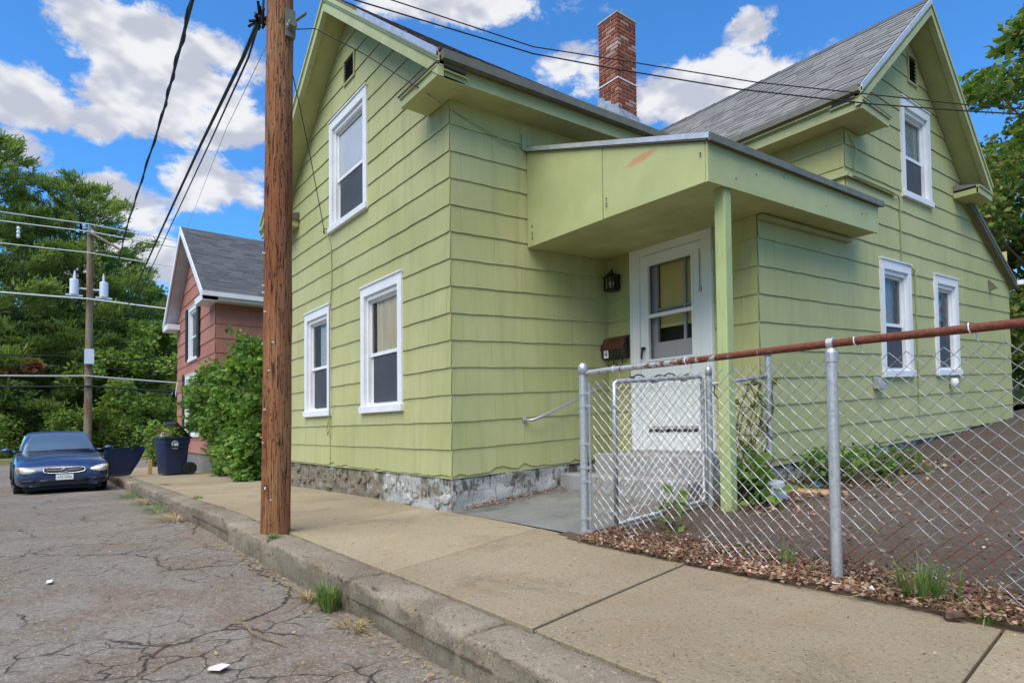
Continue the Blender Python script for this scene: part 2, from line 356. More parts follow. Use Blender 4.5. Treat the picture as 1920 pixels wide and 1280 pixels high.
# earth and turf
def soil(name, a, bb, c3):
    t, b, o = newmat(name); p = t.pos()
    n = t.noise(p, 1.2, 7, .68).outputs[0]; f = t.noise(p, 30, 5, .7).outputs[0]
    c = t.mix(t.mapr(n, .3, .7), a, bb); c = t.mix(t.mapr(f, .4, .7, 0, .7), c, c3)
    t.set(b, 'Base Color', c); b.inputs['Roughness'].default_value = .95; spec(b, .1); bump(t, b, f, .9, .03)
soil('turf', (.10, .13, .035, 1), (.16, .17, .055, 1), (.20, .17, .075, 1))
soil('lawn_dry', (.26, .22, .085, 1), (.32, .27, .11, 1), (.17, .16, .05, 1))
soil('dirt', (.10, .07, .048, 1), (.15, .105, .072, 1), (.055, .036, .026, 1))
# foliage: leaf-to-leaf variation, light passes through
def foliage(name, cols, rough=.6, trans=.40, clump=.6):
    t, b, o = newmat(name); g = t.add('ShaderNodeNewGeometry')
    c = t.ramp(g.outputs['Random Per Island'], [(i/(len(cols)-1), c) for i, c in enumerate(cols)])
    n = t.noise(g.outputs['Position'], clump, 2, .6).outputs[0]
    hs = t.add('ShaderNodeHueSaturation'); t.set(hs, 'Color', c); t.set(hs, 'Value', t.mapr(n, .3, .7, .72, 1.3)); t.set(hs, 'Hue', t.mapr(n, .3, .7, .512, .490))
    t.set(b, 'Base Color', hs.outputs[0]); b.inputs['Roughness'].default_value = rough; spec(b, .3)
    tl = t.add('ShaderNodeBsdfTranslucent'); t.set(tl, 0, t.mix(1.0, hs.outputs[0], (1.2, 1.3, .6, 1), 'MULTIPLY'))
    mx = t.add('ShaderNodeMixShader'); mx.inputs[0].default_value = trans
    t.l.new(b.outputs[0], mx.inputs[1]); t.l.new(tl.outputs[0], mx.inputs[2]); t.l.new(mx.outputs[0], o.inputs[0])
foliage('leaf_pine', [(0.115, 0.174, 0.050), (0.183, 0.266, 0.079), (0.283, 0.346, 0.099), (0.150, 0.226, 0.074)], clump=.35)
foliage('leaf_mid', [(0.109, 0.185, 0.043), (0.218, 0.330, 0.069), (0.344, 0.436, 0.097), (0.156, 0.238, 0.061)], clump=.5)
foliage('leaf_bright', [(0.149, 0.243, 0.047), (0.216, 0.324, 0.068), (0.297, 0.378, 0.095), (0.121, 0.203, 0.041)], clump=.9)
foliage('leaf_vine', [(0.055, 0.132, 0.028), (0.111, 0.223, 0.043), (0.174, 0.298, 0.057), (0.236, 0.333, 0.076), (0.071, 0.153, 0.033)], clump=1.6)
foliage('leaf_maple', [(0.048, 0.106, 0.024), (0.105, 0.186, 0.039), (0.162, 0.248, 0.053), (0.259, 0.212, 0.060), (0.073, 0.142, 0.030)], clump=.7)
foliage('leaf_dead', [(0.300, 0.130, 0.060), (0.360, 0.170, 0.080), (0.240, 0.100, 0.050)], clump=2)
foliage('leaf_pink', [(0.450, 0.160, 0.220), (0.300, 0.100, 0.100), (0.100, 0.140, 0.040)], clump=2)
foliage('grass_blade', [(0.072, 0.156, 0.036), (0.120, 0.228, 0.054), (0.180, 0.276, 0.072), (0.312, 0.300, 0.120)], clump=3)
foliage('straw', [(0.340, 0.250, 0.120), (0.420, 0.330, 0.170), (0.240, 0.160, 0.080)], trans=.1, clump=3)
foliage('litter', [(0.138, 0.063, 0.037), (0.230, 0.109, 0.063), (0.345, 0.184, 0.115), (0.483, 0.322, 0.230), (0.103, 0.046, 0.030), (0.184, 0.086, 0.057), (0.575, 0.460, 0.380)], trans=.05, clump=3)
foliage('pale_bits', [(.45, .42, .38), (.6, .58, .55), (.35, .30, .25)], trans=.02, clump=3)
plain('bark', (.085, .06, .045, 1), .9, .35, 6, bmp=.9)
plain('bark_vine', (.13, .095, .06, 1), .9, .3, 10, bmp=.6)
# vehicle
t, b, o = newmat('car_paint'); p = t.pos()
b.inputs['Base Color'].default_value = (.019, .038, .115, 1); b.inputs['Metallic'].default_value = .35; b.inputs['Roughness'].default_value = .32
b.inputs['Coat Weight'].default_value = .8; b.inputs['Coat Roughness'].default_value = .06
d = t.noise(p, 5, 6, .7).outputs[0]; t.set(b, 'Base Color', t.mix(t.mapr(d, .5, .75, 0, .2), (.019, .038, .115, 1), (.10, .11, .14, 1)))
plain('chrome', (.72, .72, .74, 1), .15, .03, 5, metal=1.0, bmp=0)
plain('lamp_lens', (.62, .60, .52, 1), .12, .2, 18, metal=.25, bmp=.1, sp=.8)
plain('lamp_amber', (.60, .20, .07, 1), .2, .1, 18, bmp=0, sp=.8)
plain('alloy', (.5, .5, .52, 1), .3, .1, 8, metal=.8, bmp=0)
plain('car_black', (.012, .012, .013, 1), .5, .2, 8, bmp=0)
plain('car_inside', (.035, .038, .045, 1), .8, .2, 8, bmp=0)

# ------------------------------------------------------------------ object helpers
def link(o, parent=None):
    COL.objects.link(o)
    if parent is not None:
        o.parent = parent
        if parent.type == 'EMPTY': o.matrix_parent_inverse = Matrix.Translation(-Vector(parent.location))
    return o
def mesh_obj(name, verts, faces, mat, parent=None, smooth=False):
    me = bpy.data.meshes.new(name); me.from_pydata([tuple(v) for v in verts], [], faces)
    if smooth:
        me.polygons.foreach_set('use_smooth', [True]*len(me.polygons))
    me.materials.append(MATS[mat]); me.update()
    return link(bpy.data.objects.new(name, me), parent)
def piece(name, me, parent, loc, rot=(0, 0, 0), scale=(1, 1, 1)):
    o = bpy.data.objects.new(name, me); link(o, parent); o.location = loc; o.rotation_euler = rot; o.scale = scale
    return o
def tag(o, label, cat, group=None):
    o['label'] = label; o['category'] = cat
    if group: o['group'] = group
    return o
def struct(o): o['kind'] = 'structure'; return o
def stuff(o): o['kind'] = 'stuff'; return o
def thing(name, label, cat, loc, group=None):
    o = bpy.data.objects.new(name, None); o.empty_display_size = .2; o.location = loc; COL.objects.link(o)
    return tag(o, label, cat, group)
class MB:
    """collects shapes into one mesh"""
    def __init__(s): s.v = []; s.f = []
    def add(s, vs, fs):
        k = len(s.v); s.v += [tuple(v) for v in vs]; s.f += [tuple(i+k for i in f) for f in fs]; return s
    def box(s, x0, x1, y0, y1, z0, z1, T=None):
        vs = [(x, y, z) for z in (z0, z1) for y in (y0, y1) for x in (x0, x1)]
        if T: vs = [T(*v) for v in vs]
        return s.add(vs, [(0, 2, 3, 1), (4, 5, 7, 6), (0, 1, 5, 4), (2, 6, 7, 3), (0, 4, 6, 2), (1, 3, 7, 5)])
    def hexa(s, vs):   # 8 corners: bottom ring 4, top ring 4
        return s.add(vs, [(3, 2, 1, 0), (4, 5, 6, 7), (0, 1, 5, 4), (1, 2, 6, 5), (2, 3, 7, 6), (3, 0, 4, 7)])
    def prism(s, poly, off):
        n = len(poly); off = Vector(off); a = [Vector(p) for p in poly]; b = [p+off for p in a]
        return s.add(a+b, [tuple(range(n-1, -1, -1)), tuple(range(n, 2*n))]+[(i, (i+1) % n, n+(i+1) % n, n+i) for i in range(n)])
    def tube(s, pts, r, n=8, cap=True):
        pts = [Vector(p) for p in pts]; rad = r if isinstance(r, (list, tuple)) else [r]*len(pts)
        k = len(s.v); prev = None
        for i, p in enumerate(pts):
            d = (pts[min(i+1, len(pts)-1)]-pts[max(i-1, 0)])
            d = d.normalized() if d.length > 1e-9 else Vector((0, 0, 1))
            if prev is None:
                a = Vector((0, 0, 1)) if abs(d.z) < .9 else Vector((1, 0, 0)); prev = a.cross(d).normalized()
            else:
                prev = (prev-d*prev.dot(d)); prev = prev.normalized() if prev.length > 1e-6 else Vector((1, 0, 0)).cross(d).normalized()
            q = d.cross(prev)
            for j in range(n):
                t = 2*pi*j/n; s.v.append(tuple(p+(prev*cos(t)+q*sin(t))*rad[i]))
        for i in range(len(pts)-1):
            for j in range(n):
                s.f.append((k+i*n+j, k+i*n+(j+1) % n, k+(i+1)*n+(j+1) % n, k+(i+1)*n+j))
        if cap:
            s.f.append(tuple(k+j for j in range(n-1, -1, -1))); s.f.append(tuple(k+(len(pts)-1)*n+j for j in range(n)))
        return s
    def lathe(s, prof, c, n=16, axis='z'):
        k = len(s.v)
        for r, h in prof:
            for j in range(n):
                t = 2*pi*j/n; a, b = r*cos(t), r*sin(t)
                s.v.append({'z': (c[0]+a, c[1]+b, c[2]+h), 'y': (c[0]+a, c[1]+h, c[2]+b), 'x': (c[0]+h, c[1]+a, c[2]+b)}[axis])
        for i in range(len(prof)-1):
            for j in range(n): s.f.append((k+i*n+j, k+i*n+(j+1) % n, k+(i+1)*n+(j+1) % n, k+(i+1)*n+j))
        s.f.append(tuple(k+j for j in range(n-1, -1, -1))); s.f.append(tuple(k+(len(prof)-1)*n+j for j in range(n)))
        return s
    def build(s, name, mat, parent=None, smooth=False, bevel=0):
        o = mesh_obj(name, s.v, s.f, mat, parent, smooth)
        if bevel:
            b = o.modifiers.new('bevel', 'BEVEL'); b.width = bevel; b.segments = 2; b.limit_method = 'ANGLE'
        return o
def smooth_angle(o, ang=40):
    me = o.data; me.polygons.foreach_set('use_smooth', [True]*len(me.polygons))
    bm = bmesh.new(); bm.from_mesh(me)
    for e in bm.edges:
        if len(e.link_faces) == 2 and e.calc_face_angle() > radians(ang): e.smooth = False
    bm.to_mesh(me); bm.free()
def text_mesh(txt, size):
    cu = bpy.data.curves.new('lettering', 'FONT'); cu.body = txt; cu.size = size; cu.align_x = 'CENTER'; cu.align_y = 'CENTER'; cu.resolution_u = 2
    ob = bpy.data.objects.new('lettering', cu); COL.objects.link(ob)
    dg = bpy.context.evaluated_depsgraph_get(); me = bpy.data.meshes.new_from_object(ob.evaluated_get(dg))
    bpy.data.objects.remove(ob, do_unlink=True); bpy.data.curves.remove(cu); me.materials.clear()
    return me
def vnoise(x, y, z=0.0, sc=1.0):
    from mathutils import noise
    return noise.noise(Vector((x*sc, y*sc, z*sc)))

# leaf cards: many small folded leaves in one mesh (numpy)
def leaf_mesh(name, P, size, mat, parent=None, aspect=1.7, up=0.3, seed=1, fold=.25, dirs=None):
    g = np.random.default_rng(seed); P = np.asarray(P, float); n = len(P)
    if dirs is None:
        d = g.normal(size=(n, 3)); d[:, 2] = d[:, 2]*.6-up*.3
    else: d = np.asarray(dirs, float)+g.normal(size=(n, 3))*.25
    d /= np.linalg.norm(d, axis=1)[:, None]+1e-9
    s = g.normal(size=(n, 3)); s[:, 2] *= .5; s -= d*(s*d).sum(1)[:, None]; s /= np.linalg.norm(s, axis=1)[:, None]+1e-9
    nn = np.cross(d, s); L = size*g.uniform(.6, 1.3, n)[:, None]; W = L/aspect/2
    a = P; b = P+d*L*.5+s*W+nn*W*fold; c = P+d*L; e = P+d*L*.5-s*W+nn*W*fold
    V = np.stack([a, b, c, e], 1).reshape(-1, 3)
    me = bpy.data.meshes.new(name); me.vertices.add(4*n); me.vertices.foreach_set('co', V.ravel())
    me.loops.add(4*n); me.loops.foreach_set('vertex_index', np.arange(4*n)); me.polygons.add(n)
    me.polygons.foreach_set('loop_start', np.arange(0, 4*n, 4)); me.polygons.foreach_set('loop_total', np.full(n, 4))
    me.update(calc_edges=True); me.validate(); me.materials.append(MATS[mat])
    return link(bpy.data.objects.new(name, me), parent)

# ------------------------------------------------------------------ lie of the land
YA, XA, XS, YD, YB = 3.27, -5.25, -3.24, 5.57, 7.52     # street front, side walls, door wall, rear wing front
XL = -10.45
T = 0.053                                                # the lot and the old house climb gently away from the street
def S(y, z): return z+T*(y-YA)
def zs(x):                                               # pavement level falls towards the far crossing
    if x > -7: return 0.0
    if x > -26: return -0.0165*(-7-x)
    return -0.3135
def zroad(x, y): return zs(x)-.195-.004*max(0, 1.36-y)
def zyard(x, y): return zs(x)+.088*max(0, y-3.3)
def strip(name, xs, ys, zf, mat, kind=True, jitter=0):
    V = []; F = []; nx, ny = len(xs), len(ys)
    for x in xs:
        for y in ys: V.append((x, y, zf(x, y)+(vnoise(x, y, 3, 1.3)*jitter if jitter else 0)))
    for i in range(nx-1):
        for j in range(ny-1): F.append((i*ny+j, (i+1)*ny+j, (i+1)*ny+j+1, i*ny+j+1))
    o = mesh_obj(name, V, F, mat, None, True)
    return struct(o) if kind else o
def lin(a, b, n): return [a+(b-a)*i/(n-1) for i in range(n)]

def zground(x, y):
    if x < -36: return -.42+.02*min(40, -36-x)
    if y > 3.1 and x > -23.5: return min(zyard(x, min(y, 40))-.03, 3)
    return -.75
struct(strip('ground', lin(-600, -60, 10)+lin(-52, -37, 8)+[-36.01]+lin(-36, -24, 5)+[-23.51]+lin(-23.49, 20, 30)+lin(30, 400, 8),
      lin(-500, -30, 8)+lin(-20, 3.05, 10)+[3.12]+lin(3.3, 40, 24)+lin(60, 600, 8), zground, 'turf'))
road = strip('road', lin(-23, -8, 40)+lin(-7.8, 3, 60), lin(-8, 1.40, 24), zroad, 'asphalt', jitter=.012)
strip('cross_street', [-37.5, -34, -30, -26, -22.9], lin(-60, 60, 30), lambda x, y: -.515+.006*max(-20, min(y, 30)), 'asphalt')
strip('far_pavement', [-40.5, -38.9, -37.4], lin(-60, 60, 20), lambda x, y: -.36+.008*max(-20, min(y, 30)), 'walk_tan')
strip('dry_verge', [-52, -46, -40.6], lin(-60, 60, 20), lambda x, y: -.30+.02*(-40-x)+.008*max(-20, min(y, 30)), 'lawn_dry')
# bedding under the slabs, then the slabs
strip('pavement_bed', lin(-23, 3, 60), [1.40, 2.2, 3.30], lambda x, y: zs(x)-.07, 'dirt')
walkroot = bpy.data.objects.new('sidewalk', None); COL.objects.link(walkroot); struct(walkroot)
JX = [(-22.9, -22.9), (-20.6, -20.8), (-18.3, -18.6), (-16, -16.4), (-13.8, -14.3), (-11.7, -12.2), (-9.5, -10.0), (-7.2, -7.85), (-5.09, -5.78), (-3.28, -3.88), (-1.97, -2.31), (-.62, -.77), (.9, .85), (2.4, 2.4)]
def slabtop(x, y): return zs(x)+.010*(y-1.6)*.4+.004*vnoise(x, y, 0, .8)
for (a0, a1), (b0, b1) in zip(JX[:-1], JX[1:]):
    V = []; F = []; nu = max(4, int((b0-a0)/.14)); nv = 14; g = .006; ydrop = rng.uniform(-.004, .004)
    def yb(x): return 3.235-.02*sin(x*1.7)-.02*vnoise(x, 0, 7, 1.5)-(.10 if x > -3.0 else 0)*min(1, (x+3.0)/.6 if x > -3 else 0)
    for i in range(nu+1):
        for j in range(nv+1):
            tt = j/nv; xa = a0+(a1-a0)*tt+g; xb = b0+(b1-b0)*tt-g; x = xa+(xb-xa)*i/nu
            y = 1.615+(yb(x)-1.615)*tt; z = slabtop(x, y)+ydrop
            ed = min(i, nu-i, j, nv-j)
            V.append((x, y, z))
    n1 = nv+1
    for i in range(nu):
        for j in range(nv): F.append((i*n1+j, (i+1)*n1+j, (i+1)*n1+j+1, i*n1+j+1))
    ring = [i*n1 for i in range(nu+1)]+[nu*n1+j for j in range(1, nv+1)]+[i*n1+nv for i in range(nu-1, -1, -1)]+[j for j in range(nv-1, 0, -1)]
    k = len(V); V += [(V[i][0], V[i][1], V[i][2]-.08) for i in ring]
    for q in range(len(ring)): F.append((ring[q], k+q, k+(q+1) % len(ring), ring[(q+1) % len(ring)]))
    so = mesh_obj('slab', V, F, 'walk_tan', walkroot, True); smooth_angle(so, 30)
    bv = so.modifiers.new('bevel', 'BEVEL'); bv.width = .004; bv.segments = 2; bv.limit_method = 'ANGLE'
# kerb stones: rough granite blocks
kerbroot = bpy.data.objects.new('kerb', None); COL.objects.link(kerbroot); struct(kerbroot)
KX = [-23, -21.1, -19.3, -17.4, -15.6, -13.7, -11.6, -9.7, -7.75, -6.1, -5.0, -3.3, -2.13, -.55, 1.2, 2.9]
for a, b in zip(KX[:-1], KX[1:]):
    V = []; F = []; nu = max(8, int((b-a)/.026)); prof = [(1.385, -.24), (1.372, -.20), (1.366, -.14), (1.361, -.085), (1.360, -.04), (1.361, -.016), (1.367, -.004), (1.380, 0), (1.42, 0.003), (1.47, .004), (1.51, .004), (1.55, .002), (1.585, 0), (1.598, -.01), (1.60, -.07)]
    off = rng.uniform(-.010, .010); dz = rng.uniform(-.008, .008); sd_ = rng.uniform(0, 50); n1 = len(prof)
    for i in range(nu+1):
        x = a+.008+(b-a-.016)*i/nu; en = .012*max(0, 1-min(i, nu-i)/1.5)
        chip = max(0, vnoise(x, sd_, 2, 3.2)-.12)*.08+max(0, vnoise(x, sd_, 9, 9)-.1)*.05
        for j, (y, z) in enumerate(prof):
            c = chip*(0, .05, .15, .45, .85, 1, .95, .8, .55, .3, .12, .03, 0, 0, 0)[j]
            ny = vnoise(x*1.0, y*3+z*3, sd_, 6)*.012+vnoise(x, y*3+z*3, sd_, 17)*.014+vnoise(x, y*2+z*2, sd_, 37)*.010
            front = j < 6
            V.append((x+vnoise(x, y+z, 5, 15)*.003, y+off+c*.55+ny*(1 if j < 8 else .2), zs(x)+z+dz-en-c*.45+(ny*.6 if j > 5 else 0)))
    for i in range(nu):
        for j in range(n1-1): F.append((i*n1+j, (i+1)*n1+j, (i+1)*n1+j+1, i*n1+j+1))
    F.append(tuple(range(n1))); F.append(tuple(nu*n1+j for j in range(n1-1, -1, -1)))
    mesh_obj('kerb_stone', V, F, 'kerb_stone', kerbroot, True)
strip('kerb_bed', lin(-23, 3, 40), [1.36, 1.5, 1.63], lambda x, y: zs(x)-.10, 'dirt')
# parking yard and the entrance pad
strip('yard', lin(-3.55, 8, 44), lin(3.16, 16.4, 50), lambda x, y: zyard(x, y)+.012, 'asphalt_yard', jitter=.012)
strip('lawn', lin(-14, 14, 20), lin(16.2, 40, 20), lambda x, y: zyard(x, y)+.10, 'lawn_dry', jitter=.05)
strip('verge_soil', lin(-3.38, 3, 40), lin(3.02, 3.62, 14), lambda x, y: zyard(x, y)+.020-.30*max(0, 3.13-y), 'dirt', jitter=.03)
pad = strip('entrance_pad', lin(-5.24, -3.28, 18), lin(3.245, 5.3, 18), lambda x, y: .014+.085*max(0, y-3.27)+(.035*max(0, y-3.9)*max(0, -3.9-x)), 'concrete_grey', jitter=.012)

# ------------------------------------------------------------------ walls made of shingle courses
def clip(poly, a, b, c):           # keep a*u+b*v <= c
    out = []
    for i in range(len(poly)):
        p, q = poly[i], poly[(i+1) % len(poly)]; fp = a*p[0]+b*p[1]-c; fq = a*q[0]+b*q[1]-c
        if fp <= 0: out.append(p)
        if fp*fq < 0:
            t = fp/(fp-fq); out.append((p[0]+(q[0]-p[0])*t, p[1]+(q[1]-p[1])*t))
    return out
def area(p): return .5*sum(p[i][0]*p[(i+1) % len(p)][1]-p[(i+1) % len(p)][0]*p[i][1] for i in range(len(p)))
def rect_minus(r, holes):
    rs = [r]
    for h in holes:
        nr = []
        for (u0, u1, v0, v1) in rs:
            if h[0] >= u1-1e-6 or h[1] <= u0+1e-6 or h[2] >= v1-1e-6 or h[3] <= v0+1e-6: nr.append((u0, u1, v0, v1)); continue
            if h[0] > u0: nr.append((u0, h[0], v0, v1))
            if h[1] < u1: nr.append((h[1], u1, v0, v1))
            a, b = max(u0, h[0]), min(u1, h[1])
            if h[2] > v0: nr.append((a, b, v0, h[2]))
            if h[3] < v1: nr.append((a, b, h[3], v1))
        rs = nr
    return rs
CH = .2773; V0 = .35
N_SH = [0]
def wall(name, house, f, u0, u1, vlo, vhi, cuts, holes, mat, pieces=True, flip=False, ch=CH, v0=V0, wid=.76, visible=None, edge=True, seed=0, thick=.0145):
    """f(u, v, d): wall coordinates -> world (d = distance out from the wall plane)"""
    rg = random.Random(seed+3); holes = [(max(h[0], u0), min(h[1], u1), max(h[2], vlo), min(h[3], vhi)) for h in holes]
    us = sorted({u0, u1, *[h[0] for h in holes], *[h[1] for h in holes]}); vs = sorted({vlo, vhi, *[h[2] for h in holes], *[h[3] for h in holes]})
    back = MB()
    for a, b in zip(us[:-1], us[1:]):
        for c, d in zip(vs[:-1], vs[1:]):
            if any(h[0] <= (a+b)/2 <= h[1] and h[2] <= (c+d)/2 <= h[3] for h in holes): continue
            pl = [(a, c), (b, c), (b, d), (a, d)]
            for cu in cuts: pl = clip(pl, *cu) if pl else pl
            if len(pl) < 3 or abs(area(pl)) < 1e-5: continue
            n = len(pl); ids = tuple(range(n)); back.add([f(p[0], p[1], 0) for p in pl], [ids if not flip else ids[::-1]])
    wo = back.build(name, mat, house)
    rest = MB(); k0 = int(math.floor((vlo-v0)/ch))-1; k1 = int(math.ceil((vhi-v0)/ch))+1
    cand = []
    for k in range(k0, k1):
        a = v0+k*ch; off = (k % 2)*wid*.5+rg.uniform(-.03, .03)
        n0 = int(math.floor((u0-off)/wid))-1; n1 = int(math.ceil((u1-off)/wid))+1
        for n in range(n0, n1):
            s0, s1 = max(u0, off+n*wid), min(u1, off+(n+1)*wid)
            if s1-s0 < .04: continue
            for (p0, p1, q0, q1) in rect_minus((s0, s1, max(a, vlo), min(a+ch+.012, vhi)), holes):
                if p1-p0 < .012 or q1-q0 < .012: continue
                cand.append((k, a, p0, p1, q0, q1))
    for (k, a, p0, p1, q0, q1) in cand:
        g = .0013; m = max(3, int((p1-p0)/.085)); jz = rg.uniform(-.004, .004) if edge else 0; ph = k*1.7
        bot = []
        for i in range(m+1):
            u = p0+g+(p1-p0-2*g)*i/m; v = q0
            if abs(q0-a) < .003 and edge: v += jz*.5+.0022*sin(u*11+ph)+.0018*sin(u*26+ph*2)
            bot.append((u, v))
        brk = (k == 0 and edge)
        if brk:            # chipped lower edge of the lowest course
            bot = [(u, v+max(0, vnoise(u, 3.1, seed, 6)-.1)*.09+rg.uniform(0, .008)) for u, v in bot]
        pl = bot+[(p1-g, q1), (p0+g, q1)]
        for cu in cuts: pl = clip(pl, *cu) if pl else pl
        if len(pl) < 3 or abs(area(pl)) < 4e-4: continue
        lift = rg.uniform(0, .002)
        dep = lambda v: thick*(1-.8*min(1, max(0, (v-a)/ch)))+lift*(1-min(1, max(0, (v-a)/ch)))
        n = len(pl); vv = [f(u, v, dep(v)) for u, v in pl]+[f(u, v, max(.0006, dep(v)-.0045)) for u, v in pl]
        fs = [tuple(range(n))]+[(i, n+i, n+(i+1) % n, (i+1) % n) for i in range(n)]
        if flip: fs = [t[::-1] for t in fs]
        um, vm = (p0+p1)/2, (q0+q1)/2
        if pieces and N_SH[0] < 330 and (visible is None or visible(um, vm)):
            mesh_obj('shingle', vv, fs, mat, wo); N_SH[0] += 1
        else: rest.add(vv, fs)
    if rest.v: stuff(rest.build('shingle_courses', mat, wo))
    return wo

fA = lambda u, v, d: (u, YA-d, v)
fSide = lambda u, v, d: (XA+d, u, S(u, v))
fDoor = lambda u, v, d: (u, YD-d, S(YD, v))
fRight = lambda u, v, d: (XS+d, u, S(u, v))
fUp = lambda u, v, d: (u, YB-d, S(YB, v))
def inv(y, z): return z-T*(y-YA)

house = thing('green_house', 'light green shingle-sided old house with two gables and a covered corner entrance', 'house', ((XL+XA)/2, YA, 0))

# ---- windows: casing, stepped frame, two sashes with panes, sill, dark room behind
def window(parent, f, u0, u1, v0, v1, flip, kind, mid=.53, mat='white_paint'):
    def bx(mb, a, b, c, d, e0, e1):
        mb.hexa([f(a, c, e0), f(b, c, e0), f(b, c, e1), f(a, c, e1), f(a, d, e0), f(b, d, e0), f(b, d, e1), f(a, d, e1)] if not flip else
                [f(b, c, e0), f(a, c, e0), f(a, c, e1), f(b, c, e1), f(b, d, e0), f(a, d, e0), f(a, d, e1), f(b, d, e1)])
    cw = .105; ch_ = .115; sl = .085
    c = MB()
    bx(c, u0, u0+cw, v0+sl, v1, -.10, .034); bx(c, u1-cw, u1, v0+sl, v1, -.10, .034); bx(c, u0+cw, u1-cw, v1-ch_, v1, -.10, .034)
    wo = c.build('window', mat, parent)
    s = MB(); bx(s, u0-.012, u1+.012, v0, v0+sl, -.10, .058); s.build('sill', mat, wo, bevel=.006)
    hd = MB(); bx(hd, u0-.01, u1+.01, v1+.001, v1+.018, 0.0, .05); hd.build('head_cap', mat, wo)
    a0, a1, b0, b1 = u0+cw, u1-cw, v0+sl, v1-ch_
    st = MB(); w2 = .036
    bx(st, a0, a0+w2, b0, b1, -.10, -.012); bx(st, a1-w2, a1, b0, b1, -.10, -.012); bx(st, a0+w2, a1-w2, b1-.055, b1, -.10, .004); bx(st, a0+w2, a1-w2, b0, b0+.03, -.10, -.012)
    st.build('storm_frame', mat, wo)
    a0 += w2; a1 -= w2; b0 += .03; b1 -= .055; mz = b0+(b1-b0)*(1-mid); sw = .034
    up = MB(); bx(up, a0, a0+sw, mz-.02, b1, -.075, -.045); bx(up, a1-sw, a1, mz-.02, b1, -.075, -.045); bx(up, a0+sw, a1-sw, b1-sw, b1, -.075, -.045); bx(up, a0+sw, a1-sw, mz-.02, mz+.022, -.075, -.040)
    up.build('upper_sash', mat, wo)
    lo = MB(); bx(lo, a0, a0+sw, b0, mz-.021, -.098, -.070); bx(lo, a1-sw, a1, b0, mz-.021, -.098, -.070); bx(lo, a0+sw, a1-sw, b0, b0+sw*1.2, -.098, -.070)
    lo.build('lower_sash', mat, wo)
    def quad(name, m_, x0, x1, y0, y1, d):
        vs = [f(x0, y0, d), f(x1, y0, d), f(x1, y1, d), f(x0, y1, d)]
        return mesh_obj(name, vs, [(3, 2, 1, 0) if flip else (0, 1, 2, 3)], m_, wo)
    quad('pane', 'glass', a0+sw, a1-sw, mz+.02, b1-sw, -.06)
    quad('pane', 'glass', a0+sw, a1-sw, b0+sw, mz-.02, -.085)
    ug = MB(); 
    def cur(name, m_, x0, x1, y0, y1, d, wob=.012, n=26):
        V = []; 
        for i in range(n+1):
            u = x0+(x1-x0)*i/n; dd = d+wob*sin(i*1.9)+wob*.6*sin(i*.77+1)
            V += [f(u, y0, dd), f(u, y1, dd)]
        fs = [(2*i, 2*i+2, 2*i+3, 2*i+1) for i in range(n)]
        return mesh_obj(name, V, [t[::-1] for t in fs] if flip else fs, m_, wo, True)
    if kind == 'curtain': cur('curtain', 'curtain', a0+.12, a1+.02, mz+.0, b1+.03, -.084, .009)
    if kind == 'lace': cur('curtain', 'lace', a0+.30*(a1-a0), a1+.02, mz+.0, b1+.03, -.105)
    if kind == 'shade': cur('roller_shade', 'shade_white', a0-.02, a1+.02, mz+.0, b1-.05, -.066, .0)
    if kind == 'net': cur('curtain', 'lace', a0+.6*(a1-a0), a1+.02, b0, b1+.02, -.16)
    quad('insect_screen', 'screen_dark', a0+sw*.6+.05, a1-sw*.3, b0+sw*.5, mz-.021, -.052)
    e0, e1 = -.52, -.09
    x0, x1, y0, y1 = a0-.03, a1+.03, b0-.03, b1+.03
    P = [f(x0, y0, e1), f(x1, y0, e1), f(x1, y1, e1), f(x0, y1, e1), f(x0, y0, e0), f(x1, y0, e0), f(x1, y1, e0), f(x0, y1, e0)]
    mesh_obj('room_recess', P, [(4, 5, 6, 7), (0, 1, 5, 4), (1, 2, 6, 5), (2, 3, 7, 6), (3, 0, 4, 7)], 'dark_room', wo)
    return wo
def hole(r): return (r[0]+.03, r[1]-.03, r[2]+.03, r[3]-.03)

# ---- street gable (front wing)
XC, ZP, ZE = -7.84, 6.70, 4.43                 # ridge, roof peak, eave edge height at the rake
OV = .33                                       # overhang
XER, XEL = XA+.36, XL-.36
SLR = (ZP-ZE)/(XER-XC); SLL = (ZP-ZE)/(XC-XEL)
WA = [(-8.47, -7.20, 3.66, 5.255), (-7.39, -6.26, 1.05, 2.65), (-9.51, -8.455, 1.05, 2.645)]
VENT = (-7.93, -7.61, 5.60, 5.90)
gzr = lambda s, c: (s, 1.0, c)                 # plane  v + s*u <= c
drop = .20
cutsA = [(SLR, 1.0, ZP-drop+SLR*XC), (-SLL, 1.0, ZP-drop-SLL*XC)]
wf = wall('front_wall', house, fA, XL, XA+.014, .33, 6.7, cutsA, [hole(r) for r in WA]+[VENT], 'siding_green', seed=1)
for r, kd in zip(WA, ('shade', 'curtain', 'lace')): window(house, fA, *r, False, kd)
